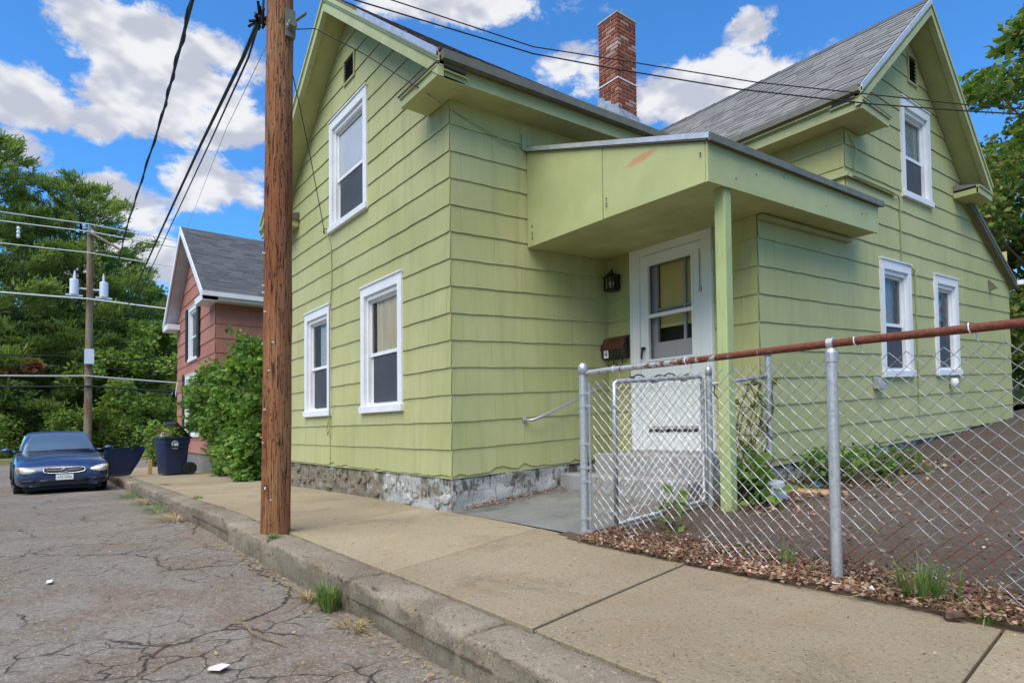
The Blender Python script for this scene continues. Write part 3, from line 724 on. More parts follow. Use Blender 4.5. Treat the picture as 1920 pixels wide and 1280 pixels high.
def louvre(parent, f, u0, u1, v0, v1, flip):
    m = MB(); t_ = .028
    def bx(mb, a, b, c, d, e0, e1, tilt=0):
        vs = [f(a, c, e0), f(b, c, e0), f(b, c+tilt, e1), f(a, c+tilt, e1), f(a, d, e0), f(b, d, e0), f(b, d+tilt, e1), f(a, d+tilt, e1)]
        mb.hexa(vs if not flip else [vs[i] for i in (1, 0, 3, 2, 5, 4, 7, 6)])
    bx(m, u0-t_, u0, v0-t_, v1+t_, 0, .03); bx(m, u1, u1+t_, v0-t_, v1+t_, 0, .03); bx(m, u0, u1, v0-t_, v0, 0, .03); bx(m, u0, u1, v1, v1+t_, 0, .03)
    o = m.build('gable_vent', 'trim_green', parent); n = 7
    for i in range(n):
        s = MB(); v = v0+(v1-v0)*(i+.35)/n; bx(s, u0+.004, u1-.004, v, v+.006, -.05, .02, -.028); s.build('slat', 'mail_black', o)
    mesh_obj('vent_back', [f(u0, v0, -.07), f(u1, v0, -.07), f(u1, v1, -.07), f(u0, v1, -.07)], [(0, 1, 2, 3) if not flip else (3, 2, 1, 0)], 'black_plastic', o)
louvre(house, fA, *VENT, False)

# ---- side wall of the front wing (faces the yard)
wall('side_wall', house, fSide, YA, 7.6, .33, 4.36, [], [(5.6, 7.7, 0, 2.75)], 'siding_green', seed=2, visible=lambda u, v: not (u > 5.57 and v < 3.3))
# ---- entrance wall
DU0, DU1, DV0, DV1 = -4.85, -3.735, inv(YD, .575), inv(YD, 2.985)
wall('entrance_wall', house, fDoor, XA, XS, .30, 3.0, [], [(DU0+.03, DU1-.03, 0.2, DV1-.03)], 'siding_green', seed=4)
# ---- right-hand wall: entry bay, rear gable and its lean-to
PKY, PKZ = 9.42, 6.56
EFY, EFZ, EBY, EBZ = 7.17, 4.62, 11.86, 4.62     # rear-wing eave ends (front, back)
sF = (PKZ-EFZ)/(PKY-EFY); sB = (PKZ-EBZ)/(EBY-PKY)
iPK = inv(PKY, PKZ-.19)
def cutline(p, q):                                # half-plane below the line through world points p, q (y, z)
    a = (p[0], inv(*p)); b = (q[0], inv(*q)); m = (b[1]-a[1])/(b[0]-a[0]); return (-m, 1.0, a[1]-m*a[0])
cB = [cutline((EFY, EFZ-.19), (PKY, PKZ-.19)), cutline((PKY, PKZ-.19), (EBY, EBZ-.19))]
LT0, LT1 = (11.55, 4.42), (14.02, 3.40)            # lean-to roof underside
WB = [(8.38, 9.36, inv(8.87, 1.455), inv(8.87, 2.965)), (10.24, 11.21, inv(10.73, 1.565), inv(10.73, 3.035)), (9.19, 10.24, inv(9.7, 3.945), inv(9.7, 5.325))]
VB = (9.53, 9.80, inv(9.66, 5.64), inv(9.66, 6.0))
wall('entry_side_wall', house, fRight, YD, YB, .30, 3.05, [], [], 'siding_green', flip=False, seed=5)
wall('rear_gable_wall', house, fRight, YB, 11.55, .30, 6.6, cB, [hole(r) for r in WB]+[VB], 'siding_green', seed=6)
wall('lean_to_wall', house, fRight, 11.55, 14.0, .34, 4.3, [cutline(LT0, LT1)], [], 'siding_green', seed=7, pieces=False)
for r, kd in zip(WB, ('net', 'net', 'lace')): window(house, fRight, *r, False, kd)
louvre(house, fRight, *VB, False)
wall('rear_front_wall', house, fUp, XA, XS, 2.7, 4.3, [], [], 'siding_green', seed=8)
# unseen faces that close the body
b = MB(); b.add([(XL, YA, 0), (XL, 14, 0), (XL, 14, 4.6), (XL, YA, 4.5)], [(0, 1, 2, 3)]); b.add([(XL, 14, 0), (XS, 14, 0), (XS, 14, 4.0), (XL, 14, 4.0)], [(0, 1, 2, 3)])
b.build('back_wall', 'siding_green', house)
# flared belt course above the entry roof, flat board at the corner
b = MB(); b.hexa([(XS+.002, YB-.04, 3.80), (XS+.05, YB-.04, 3.77), (XS+.05, 8.9, 3.84), (XS+.002, 8.9, 3.87), (XS+.002, YB-.04, 3.83), (XS+.03, YB-.04, 3.83), (XS+.03, 8.9, 3.90), (XS+.002, 8.9, 3.90)])
b.box(XA+.4, XS+.05, YB-.05, YB-.002, 3.775, 3.83); b.build('belt_moulding', 'trim_green', house)

# ---- roofs: courses of overlapping tabs
def roof_slope(name, parent, p00, p10, p11, p01, mat, course=.14, tab=.31, thick=.09, seed=0, under='soffit_green', kind=True):
    """p00->p10 along the eave, p00->p01 up the slope"""
    p00, p10, p11, p01 = map(Vector, (p00, p10, p11, p01)); rg = random.Random(seed)
    n = (p10-p00).cross(p01-p00).normalized()
    if n.z < 0: n = -n
    m = MB(); P = lambda a, b: (p00*(1-a)+p10*a)*(1-b)+(p01*(1-a)+p11*a)*b
    q = [p00, p10, p11, p01]; lowr = [x-n*thick for x in q]
    m.hexa([*lowr, *q]); base = m.build(name, mat, parent)
    L = max((p10-p00).length, (p11-p01).length); Hh = (p01-p00).length; nc = int(Hh/course)
    tm = MB()
    for k in range(nc+1):
        b0 = k/nc*1.0; b1 = min(1.0, (k+1.25)/nc)
        if b0 >= .999: break
        nt = max(1, int(L/tab)); offs = rg.uniform(0, 1)
        xs = [0]+[(i+offs)/nt for i in range(nt)]+[1]
        for a, c in zip(xs[:-1], xs[1:]):
            if c-a < .1/nt: continue
            e = .003/L; hgt = .006+rg.uniform(0, .009); jb = b0-rg.uniform(0, .06)/nc
            A, B_, C_, D_ = P(a+e, jb), P(c-e, jb), P(c-e, b1), P(a+e, b1)
            vs = [A+n*.001, B_+n*.001, C_+n*.001, D_+n*.001, A+n*hgt, B_+n*hgt, C_+n*.003, D_+n*.003]
            tm.hexa(vs)
    o = tm.build('shingle_tabs', mat, base); stuff(o)
    return base
YR0 = YA-OV
# front wing, ridge runs back from the street
EZ = lambda y: ZE+.045*(y-YR0)
roof_slope('roof', house, (XER, YR0, ZE), (XER, 9.3, EZ(9.3)), (XC, 9.3, ZP+.02), (XC, YR0, ZP), 'roof_brown', seed=1)
roof_slope('roof', house, (XEL, YR0, ZE), (XEL, 9.3, EZ(9.3)), (XC, 9.3, ZP+.02), (XC, YR0, ZP), 'roof_brown', seed=2)
# rear wing, ridge parallel to the street
XRK = XS+.33; XRL = -12.0
roof_slope('roof', house, (XRK, EFY, EFZ), (XRL, EFY, EFZ+.02), (XRL, PKY, PKZ), (XRK, PKY, PKZ), 'roof_grey', seed=3, tab=.2)
roof_slope('roof', house, (XRK, EBY, EBZ), (XRL, EBY, EBZ), (XRL, PKY, PKZ), (XRK, PKY, PKZ), 'roof_grey', seed=4, tab=.2)
roof_slope('roof', house, (XS+.10, 14.12, 3.42), (XRL, 14.12, 3.42), (XRL, 11.5, 4.52), (XS+.10, 11.5, 4.52), 'roof_grey', seed=5, thick=.07)
m = MB()
for i in range(16):
    x0 = XRK-.01-i*.3; m.hexa([(x0, PKY-.12, PKZ-.085), (x0-.31, PKY-.12, PKZ-.088), (x0-.31, PKY+.12, PKZ-.088), (x0, PKY+.12, PKZ-.085), (x0, PKY-.005, PKZ+.028), (x0-.31, PKY-.005, PKZ+.018), (x0-.31, PKY+.005, PKZ+.018), (x0, PKY+.005, PKZ+.028)])
m.build('ridge_cap', 'roof_dark', house)

# ---- rake boards, soffits, eave boxes
def rake(parent, face, lo, hi, inward, depth, hgt, mat='trim_green', drip=False, name='rake_board'):
    """board of height hgt hung under the line lo->hi (roof surface), at the outer face; soffit back to the wall"""
    lo, hi = Vector(lo), Vector(hi); d = Vector((0, 0, -1)); n = Vector(inward)
    m = MB()
    def bar(z0, z1, e0, e1):
        a, b = lo+d*z0+n*e0, hi+d*z0+n*e0; c, f_ = lo+d*z1+n*e0, hi+d*z1+n*e0
        m.hexa([c, f_, f_+n*(e1-e0), c+n*(e1-e0), a, b, b+n*(e1-e0), a+n*(e1-e0)])
    bar(.05, hgt*.62, 0.005, .05); bar(.03, .085, -.030, .05); bar(.085, .115, -.014, .05); bar(hgt*.60, hgt, -.018, .05)
    o = m.build(name, mat, parent)
    s = MB(); z1 = hgt*.66; a, b = lo+d*z1+n*.05, hi+d*z1+n*.05
    s.hexa([a-Vector((0, 0, .015)), b-Vector((0, 0, .015)), b+n*(depth-.05)-Vector((0, 0, .015)), a+n*(depth-.05)-Vector((0, 0, .015)), a, b, b+n*(depth-.05), a+n*(depth-.05)])
    s.build('soffit', 'soffit_green', o)
    if drip:
        k = MB(); a, b = lo+n*-.034+Vector((0, 0, .006)), hi+n*-.034+Vector((0, 0, .006)); f0, f1 = drip[:2]
        A = a+(b-a)*f0; B_ = a+(b-a)*f1
        k.hexa([A-Vector((0, 0, .075)), B_-Vector((0, 0, .075)), B_+n*.02-Vector((0, 0, .075)), A+n*.02-Vector((0, 0, .075)), A, B_, B_+n*.02, A+n*.02]); k.build('drip_edge', drip[2], o)
    return o
RH = .25
rake(house, 'y', (XER, YR0, ZE), (XC, YR0, ZP), (0, 1, 0), OV, RH, drip=(0, .62, 'metal_drip'))
rake(house, 'y', (XEL, YR0, ZE), (XC, YR0, ZP), (0, 1, 0), OV, RH)
rake(house, 'x', (XRK, EFY, EFZ), (XRK, PKY, PKZ), (-1, 0, 0), .33, .22, drip=(0, 1, 'metal_drip'))
rake(house, 'x', (XRK, EBY, EBZ), (XRK, PKY, PKZ), (-1, 0, 0), .33, .22)
rake(house, 'x', (XS+.10, 14.12, 3.42), (XS+.10, 11.52, 4.51), (-1, 0, 0), .1, .13, mat='gutter_grey')
ZSO = 4.20                                         # soffit level at the street corner
def eave_box(y0, y1, x_in, x_out, zsof, ztop, nm='eave_box'):
    m = MB(); g = lambda y: .045*(y-YR0)
    m.hexa([(x_in, y0, zsof+g(y0)), (x_out-.03, y0, zsof+g(y0)), (x_out-.03, y1, zsof+g(y1)), (x_in, y1, zsof+g(y1)), (x_in, y0, zsof+.02+g(y0)), (x_out-.03, y0, zsof+.02+g(y0)), (x_out-.03, y1, zsof+.02+g(y1)), (x_in, y1, zsof+.02+g(y1))])
    m.hexa([(x_out-.03, y0, zsof-.01+g(y0)), (x_out, y0, zsof-.01+g(y0)), (x_out, y1, zsof-.01+g(y1)), (x_out-.03, y1, zsof-.01+g(y1)), (x_out-.03, y0, zsof+.07+g(y0)), (x_out, y0, zsof+.07+g(y0)), (x_out, y1, zsof+.07+g(y1)), (x_out-.03, y1, zsof+.07+g(y1))])
    m.hexa([(x_out-.04, y0+.01, zsof+.07+g(y0)), (x_out-.012, y0+.01, zsof+.07+g(y0)), (x_out-.012, y1, zsof+.07+g(y1)), (x_out-.04, y1, zsof+.07+g(y1)), (x_out-.04, y0+.01, ztop+g(y0)), (x_out-.012, y0+.01, ztop+g(y0)), (x_out-.012, y1, ztop+g(y1)), (x_out-.04, y1, ztop+g(y1))])
    return m.build(nm, 'trim_green', house)
eave_box(YR0+.02, 7.5, XA, XER-.03, ZSO, ZE-.03)
eave_box(YR0+.02, 9.0, XL, XEL+.03+.0, ZSO, ZE-.03) if False else None
# gutter along the front wing
m = MB(); g = lambda y: .045*(y-YR0)
for (a, b, c, d) in ((XER-.02, XER+.055, -.10, -.09), (XER+.05, XER+.06, -.10, -.012), (XER-.02, XER-.01, -.10, -.012)):
    m.hexa([(a, YR0+.03, ZE+c+g(YR0)), (b, YR0+.03, ZE+c+g(YR0)), (b, 7.3, ZE+c+g(7.3)), (a, 7.3, ZE+c+g(7.3)), (a, YR0+.03, ZE+d+g(YR0)), (b, YR0+.03, ZE+d+g(YR0)), (b, 7.3, ZE+d+g(7.3)), (a, 7.3, ZE+d+g(7.3))])
m.box(XER-.02, XER+.06, YR0+.018, YR0+.03, ZE-.10, ZE-.012); m.build('gutter', 'gutter_grey', house)
def ret(x0, x1, xt, y0, y1, zs0, nm='cornice_return'):
    """boxed return of the eave across the gable end"""
    m = MB(); z1 = zs0+.10
    m.box(x0, x1, y0, y1, zs0, zs0+.02); m.box(x0-.012, x1+.012, y0-.012, y0+.02, zs0-.008, z1-.022); m.box(x0-.02, x1+.02, y0-.03, y0+.03, z1-.022, z1)
    m.box(x0 if xt < 0 else x1-.02, x0+.02 if xt < 0 else x1, y0, y1, zs0+.02, z1)
    o = m.build(nm, 'trim_green', house)
    r = MB(); r.hexa([(x0-.03, y0-.04, z1), (x1+.03, y0-.04, z1), (x1+.03, y1-.004, z1), (x0-.03, y1-.004, z1), (x0-.03, y0-.04, z1+.012), (x1+.03, y0-.04, z1+.012), (x1+.03, y1-.004, z1+.13), (x0-.03, y1-.004, z1+.13)])
    r.build('return_roof', 'roof_brown', o)
ret(XA-.40, XER-.03, -1, YR0+.005, YA-.018, ZSO-.004)
ret(XEL+.02, XL+.62, 1, YR0+.005, YA-.018, ZSO-.06)
MB().box(XA-.02, XER-.045, YR0+.024, YR0+.05, ZSO+.02, ZE-.06).build('eave_end_board', 'trim_green', house)
MB().box(XRK-.06, XRK-.035, EFY+.062, YB-.02, 4.40, EFZ-.06).build('eave_end_board', 'trim_green', house)
# rear wing eave box, gutter and returns
m = MB(); EY = EFY
m.box(-6.6, XRK-.02, EY+.05, YB-.016, 4.38, 4.40); m.box(-6.6, XRK-.015, EY+.03, EY+.06, 4.37, 4.47); m.box(-6.6, XRK-.04, EY+.045, EY+.07, 4.47, EFZ-.03)
m.build('eave_box', 'trim_green', house)
m = MB(); m.box(-6.4, XRK+.01, EY-.055, EY+.03, EFZ-.085, EFZ-.075); m.box(-6.4, XRK+.01, EY-.06, EY-.05, EFZ-.085, EFZ-.005); m.build('gutter', 'gutter_grey', house)
m = MB(); m.box(XS+.016, XRK-.0, EY+.05, YB+.40, 4.372, 4.392); m.box(XRK-.02, XRK+.012, EY+.03, YB+.41, 4.365, 4.45); m.box(XRK-.02, XRK+.03, EY+.02, YB+.42, 4.45, 4.47); m.box(XS+.016, XRK, YB+.38, YB+.40, 4.392, 4.45)
o = m.build('cornice_return', 'trim_green', house)
r = MB(); r.hexa([(XRK+.035, EY+.02, 4.471), (XRK+.035, YB+.43, 4.471), (XS+.02, YB+.43, 4.471), (XS+.02, EY+.02, 4.471), (XRK+.035, EY+.02, 4.482), (XRK+.035, YB+.43, 4.482), (XS+.02, YB+.43, 4.58), (XS+.02, EY+.02, 4.58)]); r.build('return_roof', 'roof_grey', o)
m = MB(); m.box(XS+.016, XRK, 11.22, EBY-.03, 4.34, 4.36); m.box(XRK-.02, XRK+.012, 11.2, EBY-.02, 4.335, 4.43); m.box(XS+.016, XRK, 11.2, 11.22, 4.34, 4.42); m.box(XRK-.02, XRK+.03, 11.19, EBY-.01, 4.43, 4.45)
o = m.build('cornice_return', 'trim_green', house)
r = MB(); r.hexa([(XRK+.03, 11.19, 4.451), (XRK+.03, EBY-.02, 4.451), (XS+.02, EBY-.02, 4.451), (XS+.02, 11.19, 4.451), (XRK+.03, 11.19, 4.46), (XRK+.03, EBY-.02, 4.46), (XS+.02, EBY-.02, 4.54), (XS+.02, 11.19, 4.54)]); r.build('return_roof', 'roof_grey', o)
m = MB(); m.box(XS-.1, XS+.22, 14.03, 14.15, 3.36, 3.44); m.build('gutter_end', 'white_paint', house)

# ---- foundation: rough rubble
def found(name, f, u0, u1, vlo, vhi, seed):
    nu = int((u1-u0)/.045); nv = 12; V = []; F = []
    for i in range(nu+1):
        for j in range(nv+1):
            u = u0+(u1-u0)*i/nu; v = vlo(u)+(vhi-vlo(u))*j/nv
            d = .03*vnoise(u*1.0, v*1.6, seed, 4.2)+.018*vnoise(u, v, seed+5, 11)-.012*(v-.1)+.016
            V.append(f(u, v, d-(.06 if j == nv else 0)))
    for i in range(nu):
        for j in range(nv): F.append((i*(nv+1)+j, (i+1)*(nv+1)+j, (i+1)*(nv+1)+j+1, i*(nv+1)+j+1))
    return mesh_obj(name, V, F, 'foundation', house, True)
fo = found('foundation', lambda u, v, d: (u, YA+.03-d, v), XL, XA+.0, lambda u: -.2, .37, 3)
found('foundation', lambda u, v, d: (XA-.03+d, u, S(u, v)), YA, YD+.02, lambda u: -.12, .37, 8)
found('foundation', lambda u, v, d: (XS-.05+d, u, S(u, v)), YD, 14.0, lambda u: -.12, .36, 14)
sr = random.Random(4)
for i in range(26):                                 # individual stones standing proud of the mortar
    u = XL+.25+i*.2+sr.uniform(-.05, .05); 
    if u > XA-.12: break
    v = sr.uniform(.03, .27); rx, rz = sr.uniform(.07, .15), sr.uniform(.045, .09); m = MB(); V = []
    nn = 9
    for k in range(nn):
        a = 2*pi*k/nn; q = 1+sr.uniform(-.2, .2); V.append((u+cos(a)*rx*q, YA+.05, max(-.02, v+sin(a)*rz*q)))
    W = [(u+(x-u)*.72, YA-.002-sr.uniform(0, .012), v+(z-v)*.72) for x, y, z in V]
    m.add(V+W+[(u, YA-.012, v)], [(k, (k+1) % nn, nn+(k+1) % nn, nn+k) for k in range(nn)]+[(nn+k, nn+(k+1) % nn, 2*nn) for k in range(nn)])
    m.build('stone', 'foundation', fo)

# ---- chimney of individual bricks
CHX, CHY = -7.27, 8.06                              # near corner
chim = bpy.data.objects.new('chimney', None)
cw, cl = .47, .50; zb, zt = 6.15, 8.27
core = MB().box(CHX-cw+.012, CHX-.012, CHY+.012, CHY+cl-.012, zb-.6, zt-.015).build('chimney', 'mortar', house)
bl, bw, bh, gp = .19, .092, .058, .012
me = bpy.data.meshes.new('brick'); bm = bmesh.new(); bmesh.ops.create_cube(bm, size=1); bmesh.ops.scale(bm, vec=(bl, bw, bh), verts=bm.verts)
bmesh.ops.bevel(bm, geom=bm.edges[:], offset=.006, segments=1, affect='EDGES'); bm.to_mesh(me); bm.free(); me.materials.append(MATS['brick'])
me2 = bpy.data.meshes.new('brick_half'); bm = bmesh.new(); bmesh.ops.create_cube(bm, size=1); bmesh.ops.scale(bm, vec=(bw, bw, bh), verts=bm.verts)
bmesh.ops.bevel(bm, geom=bm.edges[:], offset=.006, segments=1, affect='EDGES'); bm.to_mesh(me2); bm.free(); me2.materials.append(MATS['brick'])
nc = int((zt-zb)/(bh+gp)); br = random.Random(9)
for k in range(nc):
    z = zb+k*(bh+gp)+bh/2
    # faces: street side (along x) and yard side (along y), plus the two behind
    for side in range(4):
        L = cw if side % 2 == 0 else cl; cur_ = 0 if (k+side) % 2 == 0 else bw+gp; first = True
        pos_ = []
        if cur_ > 0 and False: pos_.append((0, bw))
        a = cur_
        while a < L-.03:
            ln = min(bl, L-a); pos_.append((a, ln)); a += ln+gp
        for a, ln in pos_:
            if ln < .05: continue
            half = ln < bl*.75; mid = a+ln/2; j = br.uniform(-.003, .003); sc = (ln/(bw if half else bl), 1, 1)
            if side == 0: loc = (CHX-cw+mid, CHY+bw/2-j, z); rt = 0
            elif side == 1: loc = (CHX-bw/2+j, CHY+mid, z); rt = pi/2
            elif side == 2: loc = (CHX-mid, CHY+cl-bw/2, z); rt = 0
            else: loc = (CHX-cw+bw/2, CHY+cl-mid, z); rt = pi/2
            piece('brick', me2 if half else me, core, loc, (0, 0, rt), sc)
MB().box(CHX-cw-.012, CHX+.012, CHY-.012, CHY+cl+.012, 7.065, 7.085).build('band', 'wire_pale', core)
MB().box(CHX-cw-.01, CHX+.01, CHY-.01, CHY+cl+.01, zt-.012, zt+.02).build('cap', 'mortar', core)
m = MB()
for i in range(3):
    x1 = CHX+.012-i*.165; x0 = x1-.17; zz = 6.60+i*.125
    m.hexa([(x0, CHY-.02-.003*i, zz-.5), (x1, CHY-.02-.003*i, zz-.5), (x1, CHY-.005, zz-.5), (x0, CHY-.005, zz-.5), (x0, CHY-.018-.003*i, zz+.05), (x1, CHY-.018-.003*i, zz-.02), (x1, CHY-.005, zz-.02), (x0, CHY-.005, zz+.05)])
m.hexa([(CHX+.005, CHY-.02, 6.0), (CHX+.10, CHY-.02, 6.0), (CHX+.10, CHY+cl+.03, 6.0), (CHX+.005, CHY+cl+.03, 6.0), (CHX+.005, CHY-.02, 6.52), (CHX+.02, CHY-.02, 6.52), (CHX+.02, CHY+cl+.03, 6.5), (CHX+.005, CHY+cl+.03, 6.5)])
m.build('flashing', 'lead', core)

# ---- entrance porch: shed roof falling away from the side wall
XP, YP0, YP1 = -2.93, 4.30, 7.56
zL, zR = 3.97, 3.20; zsf = lambda y: 2.845+.058*(y-YP0); zr = lambda y: zR+.052*(y-YP0); zl = lambda y: zL+.045*(y-YP0)
pr = roof_slope('porch_roof', house, (XP+.05, YP0-.05, zR+.005), (XP+.05, YP1+.05, zr(YP1)+.005), (XA+.01, YP1+.05, zl(YP1)+.01), (XA+.01, YP0-.05, zL+.01), 'roof_brown', seed=7, thick=.05)
xm = -4.08; zm = lambda x: zL+(zR-zL)*(x-XA)/(XP-XA)
m = MB(); m.hexa([(XA+.016, YP0-.022, 2.85), (xm, YP0-.030, 2.842), (xm, YP0, 2.842), (XA+.016, YP0, 2.85), (XA+.016, YP0-.022, zL-.03), (xm, YP0-.024, zm(xm)-.035), (xm, YP0, zm(xm)-.035), (XA+.016, YP0, zL-.03)])
m.build('fascia_panel', 'fascia_green', pr)
m = MB(); m.hexa([(xm+.004, YP0-.016, 2.850), (XP, YP0-.020, 2.832), (XP, YP0+.004, 2.832), (xm+.004, YP0+.004, 2.850), (xm+.004, YP0-.020, zm(xm)-.035), (XP, YP0-.02, zR-.035), (XP, YP0+.004, zR-.035), (xm+.004, YP0+.004, zm(xm)-.035)])
m.build('fascia_panel', 'fascia_green', pr)
ys = [YP0-.018, 6.35, YP1]
for a, b in zip(ys[:-1], ys[1:]):
    m = MB(); b_ = b-.004
    m.hexa([(XP+.003, a, zsf(a)-.014), (XP+.026, a, zsf(a)-.014), (XP+.026, b_, zsf(b_)-.014), (XP+.003, b_, zsf(b_)-.014), (XP+.003, a, zr(a)-.035), (XP+.026, a, zr(a)-.035), (XP+.026, b_, zr(b_)-.035), (XP+.003, b_, zr(b_)-.035)])
    m.build('fascia_panel', 'fascia_green', pr)
m = MB(); m.hexa([(XS-.0, YP1-.03, zsf(YP1)), (XP+.003, YP1-.03, zsf(YP1)), (XP+.003, YP1, zsf(YP1)), (XS, YP1, zsf(YP1)), (XS, YP1-.03, zr(YP1)-.04), (XP+.003, YP1-.03, zr(YP1)-.04), (XP+.003, YP1, zr(YP1)-.04), (XS, YP1, zr(YP1)-.04)]); m.build('fascia_panel', 'fascia_green', pr)
m = MB(); m.hexa([(XA+.016, YP0, zsf(YP0)), (XP, YP0, zsf(YP0)), (XP, YD-.016, zsf(YD)), (XA+.016, YD-.016, zsf(YD)), (XA+.016, YP0, zsf(YP0)+.02), (XP, YP0, zsf(YP0)+.02), (XP, YD-.016, zsf(YD)+.02), (XA+.016, YD-.016, zsf(YD)+.02)])
m.hexa([(XS+.016, YD-.016, zsf(YD)), (XP, YD-.016, zsf(YD)), (XP, YP1-.03, zsf(YP1)), (XS+.016, YP1-.03, zsf(YP1)), (XS+.016, YD-.016, zsf(YD)+.02), (XP, YD-.016, zsf(YD)+.02), (XP, YP1-.03, zsf(YP1)+.02), (XS+.016, YP1-.03, zsf(YP1)+.02)])
m.build('porch_ceiling', 'soffit_green', pr)
m = MB(); m.box(XS+.016, XS+.07, YD-.016, 7.5, zsf(YD)-.055, zsf(YD)-.012, lambda x, y, z: (x, y, z+.058*(y-YD))); m.build('bed_moulding', 'trim_green', pr)
m = MB(); m.box(XP-.0, XP+.065, YP0-.05, YP1+.05, zR-.030, zR-.005, lambda x, y, z: (x, y, z+.052*(y-YP0))); m.box(XP+.05, XP+.075, YP0-.05, YP1+.05, zR-.05, zR+.012, lambda x, y, z: (x, y, z+.052*(y-YP0))); m.build('eave_edge', 'gutter_grey', pr)
m = MB(); m.hexa([(XA+.016, YP0-.055, zL-.035), (XP+.06, YP0-.055, zR-.035), (XP+.06, YP0-.03, zR-.035), (XA+.016, YP0-.03, zL-.035), (XA+.016, YP0-.055, zL+.012), (XP+.06, YP0-.055, zR+.012), (XP+.06, YP0-.03, zR+.012), (XA+.016, YP0-.03, zL+.012)]); m.build('drip_edge', 'metal_drip', pr)
m = MB(); m.box(XA+.016, XA+.03, YP0-.10, YP0-.02, zL-.03, zL+.14); m.build('flashing_board', 'trim_green', pr)
nl = random.Random(6)
for i in range(16):                                  # nail heads in the fascia sheets
    if i < 10: c_ = (nl.choice([XA+.10, xm-.04, xm+.05, XP-.04, nl.uniform(-5.1, -3.0)]), YP0-.027, nl.uniform(2.9, 3.1)); MB().lathe([(.007, -.006), (.007, .004)], c_, 8, 'y').build('nail', 'gutter_grey', pr)
    else:
        y_ = nl.uniform(4.4, 7.4); MB().lathe([(.007, -.004), (.007, .006)], (XP+.026, y_, zsf(y_)+nl.uniform(.04, .25)), 8, 'x').build('nail', 'gutter_grey', pr)
# porch post
PX_, PY_ = -2.985, 4.60
m = MB(); h_ = .052; m.box(PX_-h_, PX_+h_, PY_-h_, PY_+h_, zyard(PX_, PY_)-.05, zsf(PY_)); o = m.build('porch_post', 'post_worn', house, bevel=.012)

# ---- door
def dbx(mb, a, b, c, d, e0, e1):
    f = fDoor; mb.hexa([f(a, c, e0), f(b, c, e0), f(b, c, e1), f(a, c, e1), f(a, d, e0), f(b, d, e0), f(b, d, e1), f(a, d, e1)])
dz0, dz1 = DV0, DV1; m = MB(); cwid = .125
dbx(m, DU0, DU0+cwid, dz0, dz1, -.12, .035); dbx(m, DU1-cwid, DU1, dz0, dz1, -.12, .035); dbx(m, DU0+cwid, DU1-cwid, dz1-.15, dz1, -.12, .035)
dbx(m, DU0, DU0+.03, dz0, dz1-.001, .035, .05); dbx(m, DU1-.03, DU1, dz0, dz1-.001, .035, .05); dbx(m, DU0+.03, DU1-.03, dz1-.032, dz1-.001, .035, .05)
dr = m.build('door', 'white_door', house)
a0, a1 = DU0+cwid, DU1-cwid; m = MB(); c0, c1 = dz0+.003, dz1-.15
w0, w1, q0, q1 = a0+.12, a1-.15, dz0+1.04, c1-.13
dbx(m, a0+.004, w0, c0, c1-.008, -.03, .008); dbx(m, w1, a1-.004, c0, c1-.008, -.03, .008); dbx(m, w0, w1, q1, c1-.008, -.03, .008); dbx(m, w0, w1, c0, q0, -.03, .008)
qm = q0+(q1-q0)*.46; dbx(m, w0, w1, qm-.02, qm+.02, -.03, .014)
dbx(m, w0-.025, w0, q0-.025, q1+.025, .008, .016); dbx(m, w1, w1+.025, q0-.025, q1+.025, .008, .016); dbx(m, w0, w1, q1, q1+.025, .008, .016); dbx(m, w0, w1, q0-.025, q0, .008, .018)
o = m.build('storm_door', 'white_door', dr)
m = MB(); dbx(m, w0-.02, w1+.06, c0+.20, c0+.235, .008, .014); m.build('kick_line', 'black_plastic', o); m = MB(); dbx(m, w0-.02, w1+.06, c0+.245, c0+.27, .008, .016); m.build('kick_rail', 'sash_grey', o)
for q_ in ((q0, qm-.02), (qm+.02, q1)):
    f = fDoor; mesh_obj('pane', [f(w0, q_[0], -.012), f(w1, q_[0], -.012), f(w1, q_[1], -.012), f(w0, q_[1], -.012)], [(0, 1, 2, 3)], 'glass', o)
m = MB(); i0, i1 = w0+.06, w1+.06
dbx(m, a0, i0, c0, c1, -.118, -.085); dbx(m, i1, a1, c0, c1, -.118, -.085); dbx(m, i0, i1, c0, q0+.20, -.118, -.085); dbx(m, i0, i1, q1+.02, c1, -.118, -.085)
xmu = i0+(i1-i0)*.62; dbx(m, xmu-.016, xmu+.016, q0+.20, q1+.02, -.114, -.09); dbx(m, i0, xmu-.016, qm+.07, qm+.095, -.112, -.092); dbx(m, xmu+.016, i1, qm+.07, qm+.095, -.112, -.092)
io = m.build('inner_door', 'sash_grey', dr)
f = fDoor; mesh_obj('roller_shade', [f(i0, qm-.13, -.135), f(i1, qm-.13, -.135), f(i1, q1+.02, -.135), f(i0, q1+.02, -.135)], [(0, 1, 2, 3)], 'shade_yellow', io)
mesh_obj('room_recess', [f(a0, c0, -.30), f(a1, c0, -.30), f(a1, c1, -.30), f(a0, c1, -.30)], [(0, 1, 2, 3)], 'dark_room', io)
m = MB(); x, v = a0+.055, q0+.12; dbx(m, x-.02, x+.012, v, v+.03, .008, .05); m.tube([fDoor(x+.005, v+.02, .045), fDoor(x-.012, v-.05, .05), fDoor(x-.015, v-.11, .05)], [.012, .012, .009], 8); m.build('door_handle', 'black_iron', dr)
m = MB(); m.tube([fDoor(a1-.03, c1-.10, .03), fDoor(a1-.03, c1-.55, .03)], .007, 6); dbx(m, a1-.045, a1-.015, c1-.56, c1-.50, .008, .03); m.build('door_closer', 'sash_grey', dr)
m = MB(); dbx(m, DU0+.02, DU1-.02, dz0-.045, dz0, -.1, .09); m.build('threshold', 'concrete_step', dr)

